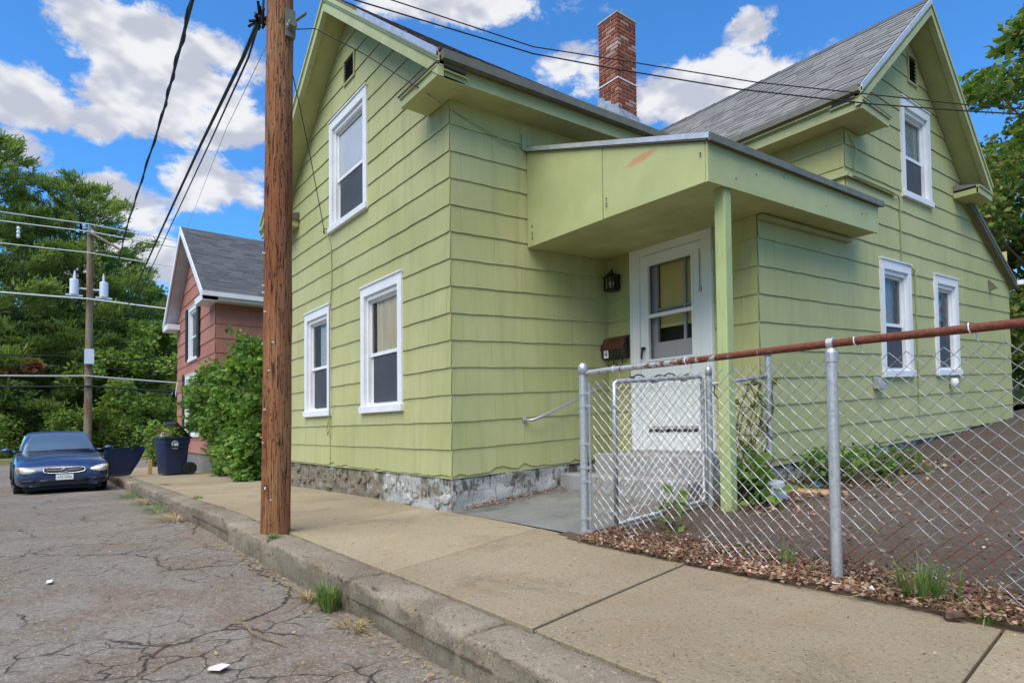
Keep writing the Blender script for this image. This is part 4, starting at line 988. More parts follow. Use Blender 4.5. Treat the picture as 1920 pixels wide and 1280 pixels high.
# ---- steps, hand rail, wall fittings
st = MB(); st.box(-4.98, -3.47, 5.02, YD-.02, .02, .545); stp = thing('entrance_steps', 'worn grey concrete steps in front of the white door', 'steps', (-4.2, 5.1, 0))
st.build('step', 'concrete_step', stp, bevel=.015)
MB().box(-5.20, -3.46, 4.68, 5.018, .02, .325).build('step', 'concrete_step', stp, bevel=.02)
hr = thing('hand_rail', 'short grey metal hand rail fixed to the side wall by the steps', 'hand rail', (-5.1, 4.2, .92))
m = MB(); m.tube([(-5.235, 4.21, .93), (-5.15, 4.20, .925), (-5.11, 4.24, .93), (-5.11, 4.40, .985), (-5.11, 5.3, 1.33), (-5.13, 5.36, 1.35), (-5.23, 5.38, 1.355)], .017, 10); m.build('rail', 'galvanised', hr, True)
for y_, z_ in ((4.21, .93), (5.38, 1.355)): MB().lathe([(.035, 0), (.035, .012), (.02, .016)], (-5.242, y_, z_), 12, 'x').build('flange', 'galvanised', hr)

lamp = thing('wall_lantern', 'small black wall lantern with glass panes beside the door', 'lantern', (-5.08, YD-.02, 2.6))
lx, ly, lz = -5.075, YD-.115, 2.50
m = MB(); m.box(lx-.045, lx+.045, YD-.035, YD-.014, lz+.02, lz+.20); m.box(lx-.012, lx+.012, YD-.10, YD-.03, lz+.17, lz+.19)
m.hexa([(lx-.085, ly-.085, lz+.145), (lx+.085, ly-.085, lz+.145), (lx+.085, ly+.085, lz+.145), (lx-.085, ly+.085, lz+.145), (lx-.02, ly-.02, lz+.215), (lx+.02, ly-.02, lz+.215), (lx+.02, ly+.02, lz+.215), (lx-.02, ly+.02, lz+.215)])
m.lathe([(.015, .215), (.022, .23), (.012, .25)], (lx, ly, lz), 8); m.box(lx-.066, lx+.066, ly-.066, ly+.066, lz-.012, lz+.01)
for sx in (-1, 1):
    for sy in (-1, 1): m.box(lx+sx*.06-.008, lx+sx*.06+.008, ly+sy*.06-.008, ly+sy*.06+.008, lz+.01, lz+.145)
m.box(lx-.006, lx+.006, ly-.068, ly-.06, lz+.01, lz+.145); m.build('lantern_frame', 'black_iron', lamp)
gm = MB(); gm.box(lx-.055, lx+.055, ly-.055, ly+.055, lz+.012, lz+.143); gm.build('lantern_glass', 'glass', lamp)
MB().lathe([(.012, .01), (.022, .05), (.028, .085), (.015, .11)], (lx, ly, lz), 10).build('bulb', 'paper_white', lamp, True)

mbx = thing('mailbox', 'black wall mailbox with rust brown lid and house number 4', 'mailbox', (-5.05, YD-.02, 1.7))
mx0, mx1, mz0, mz1 = -5.235, -4.895, 1.665, 1.90; y1 = YD-.016
m = MB(); prof = [(y1, mz0), (y1-.09, mz0), (y1-.125, mz0+.02), (y1-.13, mz0+.12), (y1-.075, mz1), (y1, mz1+.02)]
m.prism([(mx0, y, z) for y, z in prof], (mx1-mx0, 0, 0)); m.build('box', 'mail_black', mbx)
m = MB(); prof = [(y1-.138, mz0+.105), (y1-.143, mz0+.135), (y1-.085, mz1+.012), (y1-.005, mz1+.045), (y1-.005, mz1+.03), (y1-.078, mz1), (y1-.130, mz0+.13)]
m.prism([(mx0-.008, y, z) for y, z in prof], (mx1-mx0+.016, 0, 0)); m.build('lid', 'mail_brown', mbx)
MB().box(mx0+.045, mx0+.115, y1-.134, y1-.126, mz0+.012, mz0+.105).build('number_plate', 'printed_white', mbx)
tm = text_mesh('4', .098); tm.materials.append(MATS['printed_black']); piece('number', tm, mbx, (mx0+.08, y1-.1352, mz0+.058), (radians(90), 0, 0))
for hx in (mx0+.13, mx0+.27):
    m = MB(); m.tube([(hx, y1-.05, mz0+.005), (hx, y1-.05, mz0-.06), (hx-.005, y1-.06, mz0-.085), (hx-.025, y1-.085, mz0-.095), (hx-.045, y1-.10, mz0-.08), (hx-.05, y1-.105, mz0-.055)], .006, 6); m.build('newspaper_hook', 'black_iron', mbx)
# vents, meter covers and cables on the walls
dv = thing('wall_vent_hood', 'small grey metal vent hood on the green wall below the first rear window', 'vent', (XS, 8.15, 1.3))
m = MB(); z_ = 1.28; m.prism([(XS+.016, 8.1, z_), (XS+.10, 8.1, z_), (XS+.10, 8.1, z_+.05), (XS+.016, 8.1, z_+.15)], (0, .2, 0)); m.build('hood', 'galvanised', dv)
dv2 = thing('exhaust_pipe', 'small white exhaust pipe under the sill of the farther rear window', 'vent', (XS, 10.8, 1.45))
MB().lathe([(.05, 0), (.055, .08), (.045, .14)], (XS+.07, 10.78, 1.38), 12).build('cap', 'white_paint', dv2, True)
dv3 = thing('bracket_light_box', 'small dark triangular bracket on the lean-to wall', 'bracket', (XS, 12.9, 3.2))
MB().prism([(XS+.016, 12.8, 3.12), (XS+.13, 12.8, 3.14), (XS+.016, 12.8, 3.30)], (0, .06, 0)).build('plate', 'gutter_grey', dv3)
cb = thing('wall_cable', 'painted cable running down the right-hand green wall from the belt moulding', 'cable', (XS, 8.2, 3))
m = MB(); m.tube([(XS+.02, 7.62, 4.30), (XS+.04, 7.72, 4.16), (XS+.03, 7.70, 3.98), (XS+.03, 7.72, 3.88)], .008, 6); m.build('upper_run', 'cable_green', cb)
m = MB(); m.tube([(XS+.055, 7.6, 3.80), (XS+.055, 8.7, 3.86), (XS+.035, 9.0, 3.87), (XS+.03, 9.05, 3.80), (XS+.03, 9.06, 3.0), (XS+.03, 9.5, 2.95), (XS+.03, 9.52, 1.0)], .009, 6); m.build('lower_run', 'cable_green', cb)
cb2 = thing('facade_cable', 'thin cable running down the street front past the left window', 'cable', (-8.5, YA, .95))
m = MB(); m.tube([(-8.56, YA-.05, 3.74), (-8.50, YA-.03, 3.62), (-8.42, YA-.022, 3.50), (-8.40, YA-.022, 2.9), (-8.44, YA-.022, 2.72), (-8.435, YA-.045, 2.6), (-8.435, YA-.045, 1.05), (-8.46, YA-.05, .98), (-8.52, YA-.05, .86), (-8.50, YA-.05, .78), (-8.42, YA-.05, .84), (-8.43, YA-.05, 1.0)], .008, 6); m.build('run', 'cable_green', cb2)
m = MB(); m.tube([(-8.47, YA-.02, .80), (-8.47, YA-.022, .35)], .005, 5); m.build('tail', 'cable_green', cb2)
MB().tube([(-8.57, YA, 3.76), (-8.57, YA-.07, 3.76), (-8.57, YA-.08, 3.70), (-8.57, YA-.05, 3.68)], .007, 6).build('hook', 'black_iron', cb2)

# ------------------------------------------------------------------ red neighbour house
NX0, NX1, NY, NYB = -21.5, -16.25, 3.35, 11.5
NZ = -.20; NE, NP = 4.22, 6.55; NXC = (NX0+NX1)/2
nb = thing('red_house', 'red shingle-sided house with white trim and dark shutters down the street', 'house', (NXC, NY, NZ))
fN = lambda u, v, d: (u, NY-d, v)
fNs = lambda u, v, d: (NX1+d, u, v)
NW = [(-19.60, -18.30, 2.85, 4.40), (-20.1, -18.0, .72, 2.50)]
nsl = (NP-NE)/(NXC-NX0+.35)
cN = [(nsl, 1.0, NP-.16+nsl*NXC), (-nsl, 1.0, NP-.16-nsl*NXC)]
save = N_SH[0]; N_SH[0] = 200
wall('front_wall', nb, fN, NX0, NX1, .28, 6.5, cN, [hole(r) for r in NW], 'siding_red', ch=.36, v0=.28, wid=2.4, edge=False, thick=.02, seed=21)
wall('side_wall', nb, fNs, NY, NYB, .28, 4.2, [], [], 'siding_red', ch=.36, v0=.28, wid=2.4, edge=False, thick=.02, seed=22)
N_SH[0] = save
for r in NW:
    wo = window(nb, fN, *r, False, 'net')
    if r[2] > 2:
        for a, b in ((r[0]-.30, r[0]-.02), (r[1]+.02, r[1]+.30)):
            sh = MB(); sh.box(a, b, NY-.065, NY-.036, r[2]+.05, r[3]); so = sh.build('shutter', 'car_black', nb)
            for i in range(12):
                z_ = r[2]+.12+i*.12; MB().box(a+.03, b-.03, NY-.074, NY-.064, z_, z_+.05).build('slat', 'black_plastic', so)
sh = MB(); sh.box(NW[1][0]-.28, NW[1][0]-.02, NY-.065, NY-.036, .75, 2.55); sh.build('shutter', 'car_black', nb)
OVN = .36
roof_slope('roof', nb, (NX1+.35, NY-OVN, NE), (NX1+.35, NYB, NE), (NXC, NYB, NP), (NXC, NY-OVN, NP), 'roof_dark', seed=31)
roof_slope('roof', nb, (NX0-.35, NY-OVN, NE), (NX0-.35, NYB, NE), (NXC, NYB, NP), (NXC, NY-OVN, NP), 'roof_dark', seed=32)
for xe in (NX1+.35, NX0-.35):
    lo = Vector((xe, NY-OVN, NE)); hi = Vector((NXC, NY-OVN, NP)); m = MB(); d = Vector((0, 0, -1))
    a, b = lo-Vector((0, .02, 0)), hi-Vector((0, .02, 0)); y_ = Vector((0, .04, 0))
    m.hexa([a+d*.20, b+d*.20, b+d*.20+y_, a+d*.20+y_, a, b, b+y_, a+y_]); o = m.build('rake_board', 'white_paint', nb)
    s = MB(); a, b = lo+d*.15+y_, hi+d*.15+y_; y2 = Vector((0, OVN-.03, 0)); s.hexa([a+d*.02, b+d*.02, b+d*.02+y2, a+d*.02+y2, a, b, b+y2, a+y2]); s.build('soffit', 'plastic_box', o)
m = MB(); m.box(NX1+.02, NX1+.36, NY-OVN, NYB, NE-.20, NE-.03); m.box(NX1+.33, NX1+.43, NY-OVN-.02, NYB, NE-.12, NE-.01); m.build('gutter', 'white_paint', nb)
for xa_, xb_ in ((NX1-.55, NX1+.36), (NX0-.36, NX0+.5)): MB().box(xa_, xb_, NY-OVN-.01, NY-.022, NE-.22, NE-.06).build('cornice_return', 'white_paint', nb)
m = MB(); m.box(NX0, NX1-.01, NY+.015, NYB, NZ-.2, .30); m.build('foundation', 'concrete_grey', nb)
m = MB(); m.box(NX0+.02, NX1-.02, NYB-.05, NYB, .3, NE); m.build('back_wall', 'siding_red', nb)
# white rake of a side porch showing past the far corner
m = MB(); m.hexa([(NX0-.62, NY+.10, 1.98), (NX0-.55, NY+.02, 1.98), (NX0+.0, NY+.02, 2.62), (NX0+.0, NY+.10, 2.62), (NX0-.62, NY+.10, 2.14), (NX0-.55, NY+.02, 2.14), (NX0+.0, NY+.02, 2.80), (NX0+.0, NY+.10, 2.80)]); m.build('porch_rake', 'white_paint', nb)
m = MB(); m.hexa([(NX0-.62, NY+.11, 2.10), (NX0-.0, NY+.11, 2.76), (NX0-.0, NY+2.5, 2.76), (NX0-.62, NY+2.5, 2.10), (NX0-.62, NY+.11, 2.16), (NX0-.0, NY+.11, 2.82), (NX0-.0, NY+2.5, 2.82), (NX0-.62, NY+2.5, 2.16)]); m.build('porch_roof', 'roof_dark', nb)

# ------------------------------------------------------------------ utility poles and wires
def pole(root, base, top, r0_, r1_, mat, n=22, rough=.004):
    V = []; F = []; seg = 70; b = Vector(base); t_ = Vector(top)
    for i in range(seg+1):
        f_ = i/seg; c = b.lerp(t_, f_); r = r0_+(r1_-r0_)*f_
        for j in range(n):
            a = 2*pi*j/n; q = r+rough*vnoise(cos(a)*2, sin(a)*2, f_*14, 1.2)+rough*.8*vnoise(cos(a)*7, sin(a)*7, f_*4, 1)
            V.append((c.x+q*cos(a), c.y+q*sin(a), c.z))
    for i in range(seg):
        for j in range(n): F.append((i*n+j, i*n+(j+1) % n, (i+1)*n+(j+1) % n, (i+1)*n+j))
    F.append(tuple(seg*n+j for j in range(n)))
    return mesh_obj('pole', V, F, mat, root, True)
PBX, PBY = -5.21, 1.535
up = thing('utility_pole', 'brown wooden utility pole at the kerb in front of the green house', 'utility pole', (PBX, PBY, 0))
pole(up, (PBX, PBY, -.3), (PBX+.11, PBY+.02, 7.6), .117, .098, 'pole_wood', 28, .006)
ptx = lambda z: PBX+.11*(z+.3)/7.9
m = MB(); z_ = 4.22; m.tube([(ptx(z_)-.125, PBY-.03, z_+.3), (ptx(z_)-.14, PBY-.05, z_+.12), (ptx(z_)-.10, PBY-.10, z_), (ptx(z_)-.02, PBY-.12, z_+.10), (ptx(z_)+.02, PBY-.115, z_+.4)], .010, 6); m.build('cable_loop', 'cable_black', up)
m = MB(); m.lathe([(.03, 0), (.04, .03), (.025, .05), (.04, .07), (.03, .10)], (ptx(z_)+.10, PBY+.06, z_-.05), 10, 'x'); m.build('insulator', 'gutter_grey', up)
m = MB(); m.box(ptx(z_)+.06, ptx(z_)+.13, PBY+.02, PBY+.10, z_-.13, z_+.10); m.tube([(ptx(z_)+.10, PBY+.06, z_-.02), (ptx(z_)+.30, PBY+.13, z_+.0)], .011, 6); m.build('bracket', 'gutter_grey', up)
nr = random.Random(3)
for i in range(14):                                  # staples and nails left in the wood
    z_ = nr.uniform(.25, 2.3); a = nr.uniform(-2.6, -.2); cx = ptx(z_); q = .112
    MB().box(-.003, .003, -.012, .012, -.006, .006, lambda x, y, z: (cx+q*cos(a)+x, PBY+q*sin(a)+y, z_+z)).build('staple', 'wire_pale', up)
MB().lathe([(.012, 0), (.012, .004)], (ptx(.37)+.06, PBY-.105, .37), 10, 'y').build('tag', 'paper_white', up)

def wire(name, label, pts, r, mat, sag=0.0, n=6, seg=24, group='overhead wires', twist=0):
    P = []; pts = [Vector(p) for p in pts]
    for a, b in zip(pts[:-1], pts[1:]):
        for i in range(seg):
            t_ = i/seg; p = a.lerp(b, t_); p.z -= sag*4*t_*(1-t_); P.append(p)
    P.append(pts[-1]); m = MB(); m.tube(P, r, n)
    if twist:
        Q = [p+Vector((0, cos(i*.9), sin(i*.9)))*r*1.2 for i, p in enumerate(P)]; m.tube(Q, r*.7, 5)
    return tag(m.build(name, mat, None, True), label, 'wire', group)
wire('telephone_cable', 'thick black lashed cable at upper left, nearest the big cloud', [Vector((-6.000, 1.067, 4.888)), Vector((-11.500, 1.542, 6.154)), Vector((-21.000, 1.916, 6.925)), Vector((-34.000, 2.630, 8.199))], .017, 'cable_black', .0, twist=1)
wire('telephone_cable', 'thick black cable running from the brown pole down the street, left one of the pair', [Vector((-5.256, 1.435, 4.368)), Vector((-6.200, 1.509, 4.461)), Vector((-9.200, 1.708, 4.837)), Vector((-14.000, 1.846, 4.871)), Vector((-20.000, 2.144, 5.217)), Vector((-34.000, 3.006, 6.419))], .018, 'cable_black')
wire('telephone_cable', 'thinner black cable just right of the thick one behind the brown pole', [Vector((-5.256, 1.435, 4.368)), Vector((-6.200, 1.563, 4.492)), Vector((-9.200, 1.829, 4.916)), Vector((-14.000, 2.054, 5.097)), Vector((-20.000, 2.326, 5.274)), Vector((-34.000, 3.308, 6.451))], .010, 'cable_black')
wire('guy_wire', 'hair-thin wire slanting left of the brown pole against the clouds', [Vector((-5.309, 1.485, 4.125)), Vector((-8.500, 1.874, 4.813)), Vector((-12.000, 2.292, 5.372)), Vector((-25.000, 3.812, 7.304))], .0035, 'wire_grey')
sp = MB(); 
for i in range(26):
    f_ = nr.uniform(0, .11); c = Vector((-5.262-0.704*f_, PBY-.12, 4.326-0.092*f_)); sp.tube([c, c+Vector((nr.uniform(-.08, .08), nr.uniform(-.08, .08), nr.uniform(-.07, .09)))], .012, 5)
tag(sp.build('splice_bundle', 'cable_black'), 'tangled black splice where cables meet the brown pole', 'cable splice')
a = Vector((ptx(4.6)+.05, PBY+.1, 4.62))
wire('service_wire', 'upper of the two dark wires crossing in front of the chimney and rear gable', [a+Vector((0, 0, .12)), Vector((-4.450, 3.736, 4.529)), Vector((-4.000, 4.653, 4.490)), Vector((-3.250, 5.601, 4.266)), Vector((-2.600, 6.401, 4.126)), Vector((-1.850, 6.956, 3.859)), Vector((-1.200, 6.395, 3.353))], .0055, 'cable_black')
wire('service_wire', 'lower of the two dark wires crossing in front of the chimney and rear gable', [a, Vector((-4.450, 3.734, 4.460)), Vector((-4.050, 4.518, 4.389)), Vector((-3.350, 5.456, 4.192)), Vector((-2.500, 6.400, 3.974)), Vector((-1.820, 6.929, 3.776)), Vector((-1.200, 6.388, 3.307))], .0065, 'cable_black')
wire('drop_wire', 'thin dark wire from the pole down to a hook left of the upper window', [Vector((ptx(3.9)+.1, PBY+.05, 3.95)), Vector((-6.346, 2.100, 4.295)), Vector((-7.646, 2.700, 4.229)), Vector((-8.57, YA-.06, 3.70))], .0055, 'cable_black')
wire('drop_wire', 'thin dark wire crossing the street gable to the eave corner', [Vector((ptx(4.1)+.1, PBY+.05, 4.16)), Vector((-6.133, 2.200, 4.999)), Vector((-5.857, 2.600, 4.750)), Vector((-5.269, 2.930, 4.226))], .0055, 'cable_black')
wire('drop_wire', 'painted green wire looping from the eave corner along the top of the side wall', [Vector((-5.269, 2.930, 4.226)), Vector((-5.24, YA-.05, 4.12)), Vector((XA+.04, 3.6, 4.02)), Vector((XA+.04, 4.1, 3.93)), Vector((XA+.04, 4.2, 3.98))], .0055, 'cable_green')

# far pole at the crossing with two transformers
FD = 40.0; fx, fy = -39.9, 1.93
fp = thing('utility_pole', 'weathered pale utility pole with two transformers at the far crossing', 'utility pole', (fx, fy, -.4))
pole(fp, (fx, fy, -.6), (fx, fy+.04, 12.0), .20, .15, 'pole_far', 14, .008)
for s_, zt_ in ((-1, 9.15), (1, 9.15)):
    cy_ = fy+s_*.66; m = MB(); m.lathe([(.0, 0), (.18, .02), (.205, .06), (.205, .82), (.19, .86), (.0, .92)], (fx+.1, cy_, zt_-.9), 16); m.tube([(fx+.05, cy_, zt_-.5), (fx+.05, fy, zt_-.5)], .05, 6)
    m.lathe([(.05, 0), (.08, .06), (.05, .12), (.08, .18), (.05, .24), (.03, .42)], (fx+.1, cy_-.02*s_, zt_), 10); m.box(fx-.1, fx+.2, cy_-.38, cy_+.38, zt_-.95, zt_-.88)
    m.build('transformer', 'ceramic_grey', fp, False)
m = MB(); m.box(fx+.15, fx+.27, fy-.10, fy+.02, 11.55, 11.67); m.tube([(fx+.2, fy-.05, 11.75), (fx+1.2, fy+1.35, 10.75)], .07, 6); m.build('cross_arm', 'pole_far', fp)
m = MB(); m.box(fx+.18, fx+.30, fy-.19, fy+.24, 4.6, 5.4); m.build('meter_box', 'ceramic_grey', fp)
for dy, z_ in ((-.25, 11.95), (.1, 11.65)):
    MB().lathe([(.05, 0), (.10, .05), (.05, .10), (.10, .15), (.04, .2)], (fx+.2, fy+dy, z_), 8).build('insulator', 'ceramic_grey', fp)
MB().lathe([(.05, 0), (.09, .1), (.05, .2), (.09, .3), (.05, .4), (.09, .5), (.05, .6)], (fx+.2, fy-3.0, 10.85), 8).build('insulator', 'ceramic_grey', fp)
for nm, zl_, zr_, r_, mt, yl in (('topmost', 12.35, 11.6, .028, 'wire_pale', 22), ('second', 11.65, 11.2, .030, 'wire_pale', 22), ('third', 10.65, 10.1, .028, 'wire_pale', 22), ('thick middle', 8.25, 7.8, .045, 'wire_pale', 22), ('dark', 4.95, 4.7, .03, 'cable_black', 22), ('thin dark', 4.4, 4.3, .02, 'cable_black', 22), ('pale lower', 3.85, 3.5, .045, 'wire_grey', 22), ('black lowest', 3.25, 3.1, .055, 'cable_black', 22)):
    zc = {12.35: 12.15, 11.65: 11.75, 10.65: 10.6, 8.25: 8.1, 4.95: 5.0, 4.4: 4.45, 3.85: 3.95, 3.25: 3.4}[zl_]
    wire('street_wire', nm+' wire strung across the crossing at the far pole', [(fx+.25, fy-22, zl_), (fx+.25, fy, zc), (fx+2.5, fy+22, zr_)], r_, mt, .25, 5, 14, 'wires along the cross street')

# ------------------------------------------------------------------ chain-link fence and gate
fence = thing('chain_link_fence', 'chain-link fence with rusty top rail along the sidewalk', 'fence', (-1.8, 3.25, 0))
FY = 3.25
def post(root, x, y, z0, z1, r, name='post', cap=True, mat='galvanised'):
    m = MB(); m.lathe([(r, 0), (r, z1-z0)], (x, y, z0), 14); o = m.build(name, mat, root, False); smooth_angle(o)
    if cap:
        c = MB(); c.lathe([(r*1.16, -.05), (r*1.16, .0), (r*1.0, .02), (r*.6, .035), (.002, .04)], (x, y, z1), 14); c.build('post_cap', mat, o, True)
    return o
tp = post(fence, -3.335, FY, -.02, 1.285, .030, 'terminal_post')
for z_ in (1.08, .985, .70, .42, .14, .045, .52):
    c = MB(); c.lathe([(.034, 0), (.034, .022)], (-3.335, FY, z_), 14); c.box(-3.305, -3.255, FY-.006, FY+.006, z_, z_+.022); c.build('tension_band', 'galvanised', tp)
c = MB(); c.box(-3.272, -3.262, FY-.005, FY+.005, .06, 1.17); c.build('tension_bar', 'galvanised', tp)
for px_ in (-1.492, .45):
    o = post(fence, px_, FY, -.02, 1.20, .027, 'line_post', cap=False)
    c = MB(); c.lathe([(.031, -.05), (.031, .0), (.024, .02)], (px_, FY, 1.205), 14); c.lathe([(.030, -.016), (.030, .016)], (px_, FY, 1.252), 14, 'x'); c.build('loop_cap', 'galvanised', o)
m = MB(); m.tube([(-3.29, FY, 1.235), (-3.26, FY, 1.243)]+[(x, FY, 1.248+.003*sin(x*3)) for x in lin(-3.1, .9, 24)], .0205, 12); m.build('top_rail', 'rail_rust', fence, True)
AA, STP = .019, .0365
def wiremesh(nm, z0, z1, phase, r=.0026):
    m = MB(); n = int((z1-z0)/STP); pts = []
    for i in range(n+1):
        s = 1 if (i+phase) % 2 else -1; pts.append(Vector((s*AA, s*.0016*(1 if phase else -1), z0+i*STP)))
    m.tube(pts, r, 4); o = m.build(nm, 'wire_galv'); me = o.data; bpy.data.objects.remove(o); return me
def chain(root, p0, p1, z0, z1, zg=None, mi=(0, 0)):
    p0, p1 = Vector((*p0, 0)), Vector((*p1, 0)); L = (p1-p0).length; n = int(L/(2*AA)); ang = math.atan2(p1.y-p0.y, p1.x-p0.x)
    ms = [wiremesh('wire', z0, z1, 0), wiremesh('wire', z0, z1, 1)]
    rg = random.Random(int(L*100))
    for i in range(n):
        q = p0.lerp(p1, (i+.5)/n); z = zg(q) if zg else 0
        piece('wire', ms[i % 2], root, (q.x, q.y+rg.uniform(-.002, .002), z+rg.uniform(-.002, .002)), (0, 0, ang))
chain(fence, (-3.262, FY+.026), (.8, FY+.026), .045, 1.20)
for x_ in (-3.02, -2.4, -1.38, -.9):
    c = MB(); P_ = [(x_+.002*i, FY+.024*cos(i*.7), 1.248+.024*sin(i*.7)) for i in range(10)]+[(x_+.03, FY+.03, 1.19)]; c.tube(P_, .003, 5); c.build('tie_wire', 'wire_pale', fence)
# gate leaf swung open into the yard
gate = thing('chain_link_gate', 'open chain-link gate with grey pipe frame in front of the steps', 'gate', (-3.25, 3.55, 0))
GX0, GY0, GX1, GY1 = -3.245, 3.50, -3.225, 4.60
gz = lambda y: .075*(y-GY0)
m = MB(); z0_, z1_ = .07, 1.175
m.tube([(GX0, GY0, z0_+.02), (GX0, GY0, z1_), (GX0, GY0+.03, z1_+.012), (GX1, GY1-.03, z1_+.012+gz(GY1)), (GX1, GY1, z1_+gz(GY1)-.015), (GX1, GY1, z0_+.06+gz(GY1)), (GX1, GY1-.03, z0_+.03+gz(GY1)), (GX0, GY0+.0, z0_+.02)], .0185, 10); m.build('gate_frame', 'galvanised', gate, True)
chain(gate, (GX0+.02, GY0+.02), (GX1+.02, GY1-.02), .10, 1.16, lambda q: gz(q.y))
for z_ in (.16, .52, .98):
    c = MB(); c.lathe([(.023, 0), (.023, .02)], (GX0, GY0, z_), 12); c.lathe([(.023, 0), (.023, .02)], (GX1, GY1, z_+gz(GY1)), 12); c.build('tension_band', 'galvanised', gate)
c = MB()
for k in range(2):
    pts = []
    for i in range(30):
        t_ = i/29; y_ = GY0+.18+.75*t_; pts.append((GX0+.004, y_, 1.195+gz(y_)+.035*sin(t_*12+k*2)*(1-.3*k)))
    c.tube(pts, .006, 5)
c.build('scroll', 'black_iron', gate)
# gate post and short return panel to the house
panel = thing('fence_panel', 'short chain-link panel overgrown with a vine between gate and entry bay', 'fence', (-3.17, 5.0, .1))
post(panel, -3.20, 4.66, .05, 1.33, .027, 'post'); post(panel, -3.04, 5.36, .1, 1.53, .027, 'post')
m = MB(); m.tube([(-3.20, 4.66, 1.20), (-3.04, 5.36, 1.30)], .018, 10); m.build('rail', 'rail_rust', panel, True)
chain(panel, (-3.19, 4.68), (-3.05, 5.34), .12, 1.22, lambda q: .11*(q.y-4.6))

# ------------------------------------------------------------------ parked car, door open
car = thing('parked_car', 'dark blue sedan parked at the kerb with its passenger door open', 'car', (-15.2, .38, zroad(-15.2, .4)))
CS = .90; CO = Vector((-14.95, .36, zroad(-15.5, .36)-.03)); CYAW = radians(180+2.5)
def cw_(x, y, z):                                   # car coordinates: x back from the nose, y left(+) seen from the street, z up
    x, y, z = x*CS, y*CS, z*CS; c, s = cos(CYAW), sin(CYAW); return (CO.x+c*x-s*y*-1*-1, CO.y+s*x+c*y*-1, CO.z+z-.012*x+.018*(y))
def csub(mb, name, mat, parent, smooth=True, lev=0, bev=0):
    mb.v = [cw_(*v) for v in mb.v]; o = mb.build(name, mat, parent, smooth, bev)
    if lev: md = o.modifiers.new('s', 'SUBSURF'); md.levels = lev; md.render_levels = lev
    return o
def loft(stations):
    m = MB(); n = None
    for st_ in stations:
        x, pts = st_; row = [(x+dx, y, z) for dx, y, z in pts]; full = row+[(a, -b, c) for a, b, c in row[-2:0:-1]]
        if n is None: n = len(full)
        m.v += full
    k = len(stations)
    for i in range(k-1):
        for j in range(n): m.f.append((i*n+j, i*n+(j+1) % n, (i+1)*n+(j+1) % n, (i+1)*n+j))
    m.f.append(tuple(range(n-1, -1, -1))); m.f.append(tuple((k-1)*n+j for j in range(n)))
    return m
def sect(w, zb_, zt_, crown=.03, tuck=.93, nose=0):
    return [(nose, 0, zb_), (nose*.7, w*.6, zb_), (0, w*.92, zb_+.02), (0, w*.995, zb_+.12), (0, w, zb_+(zt_-zb_)*.5), (0, w*.985, zb_+(zt_-zb_)*.78), (0, w*tuck, zt_-.035), (0, w*.80, zt_), (0, w*.4, zt_+crown*.8), (0, 0, zt_+crown)]
body = loft([(0.0, sect(.60, .27, .50, .02)), (.03, sect(.70, .23, .56, .03)), (.10, sect(.785, .20, .63, .035)), (.24, sect(.835, .185, .70, .04)), (.45, sect(.86, .18, .765, .04)), (.8, sect(.868, .18, .83, .045)), (1.15, sect(.87, .18, .885, .045)), (1.38, sect(.87, .18, .925, .035)), (1.6, sect(.868, .18, .945, .02)), (2.6, sect(.868, .18, .955, .01)), (3.6, sect(.865, .18, .965, .01)), (4.2, sect(.84, .2, .955, .02)), (4.55, sect(.74, .26, .86, .02)), (4.62, sect(.62, .36, .72, .02))])
csub(body, 'body', 'car_paint', car, True, 1)
gh = loft([(1.30, [(0, 0, .90), (0, .40, .90), (0, .70, .90), (0, .71, .905), (0, .70, .91), (0, .68, .915), (0, .40, .93), (0, 0, .94)]),
           (2.02, [(0, 0, .90), (0, .4, .90), (0, .74, .90), (0, .72, 1.0), (0, .60, 1.33), (0, .53, 1.385), (0, .3, 1.41), (0, 0, 1.42)]),
           (2.55, [(0, 0, .90), (0, .4, .90), (0, .75, .90), (0, .73, 1.0), (0, .61, 1.37), (0, .54, 1.425), (0, .3, 1.45), (0, 0, 1.455)]),
           (3.2, [(0, 0, .90), (0, .4, .90), (0, .74, .90), (0, .72, 1.0), (0, .60, 1.35), (0, .53, 1.40), (0, .3, 1.425), (0, 0, 1.43)]),
           (4.0, [(0, 0, .90), (0, .4, .90), (0, .68, .90), (0, .68, .93), (0, .65, .97), (0, .6, .985), (0, .3, .99), (0, 0, .995)])])
csub(gh, 'cabin', 'car_paint', car, True, 0)
def cq(name, pts, mat, par=car, th=None):
    m = MB(); m.add(pts, [tuple(range(len(pts)))]); return csub(m, name, mat, par, False)
ws = MB(); nW = 8
for i in range(nW+1):
    t_ = i/nW*2-1
    ws.v += [(1.305-.10*(1-t_*t_)*.6-.004, .665*t_, .945), (1.66, .60*t_, 1.165+.012*(1-t_*t_)), (1.975, .525*t_, 1.352+.025*(1-t_*t_))]
for i in range(nW): ws.f += [(3*i, 3*i+3, 3*i+4, 3*i+1), (3*i+1, 3*i+4, 3*i+5, 3*i+2)]
ws.v = [(x-.012, y, z+.018) for x, y, z in ws.v]
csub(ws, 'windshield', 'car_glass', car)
cq('dashboard', [(1.36, -.62, .945), (1.36, .62, .945), (1.99, .50, 1.345), (1.99, -.50, 1.345)], 'car_inside')
for s in (-1, 1):
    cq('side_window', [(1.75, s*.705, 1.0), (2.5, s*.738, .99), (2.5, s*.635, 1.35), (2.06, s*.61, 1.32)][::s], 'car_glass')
m = MB(); m.tube([(1.20, -.60, .965), (1.24, .0, .985), (1.22, .55, .975)], .012, 5); m.tube([(1.22, .1, .99), (1.24, .62, .985)], .009, 5); csub(m, 'wiper', 'car_black', car)
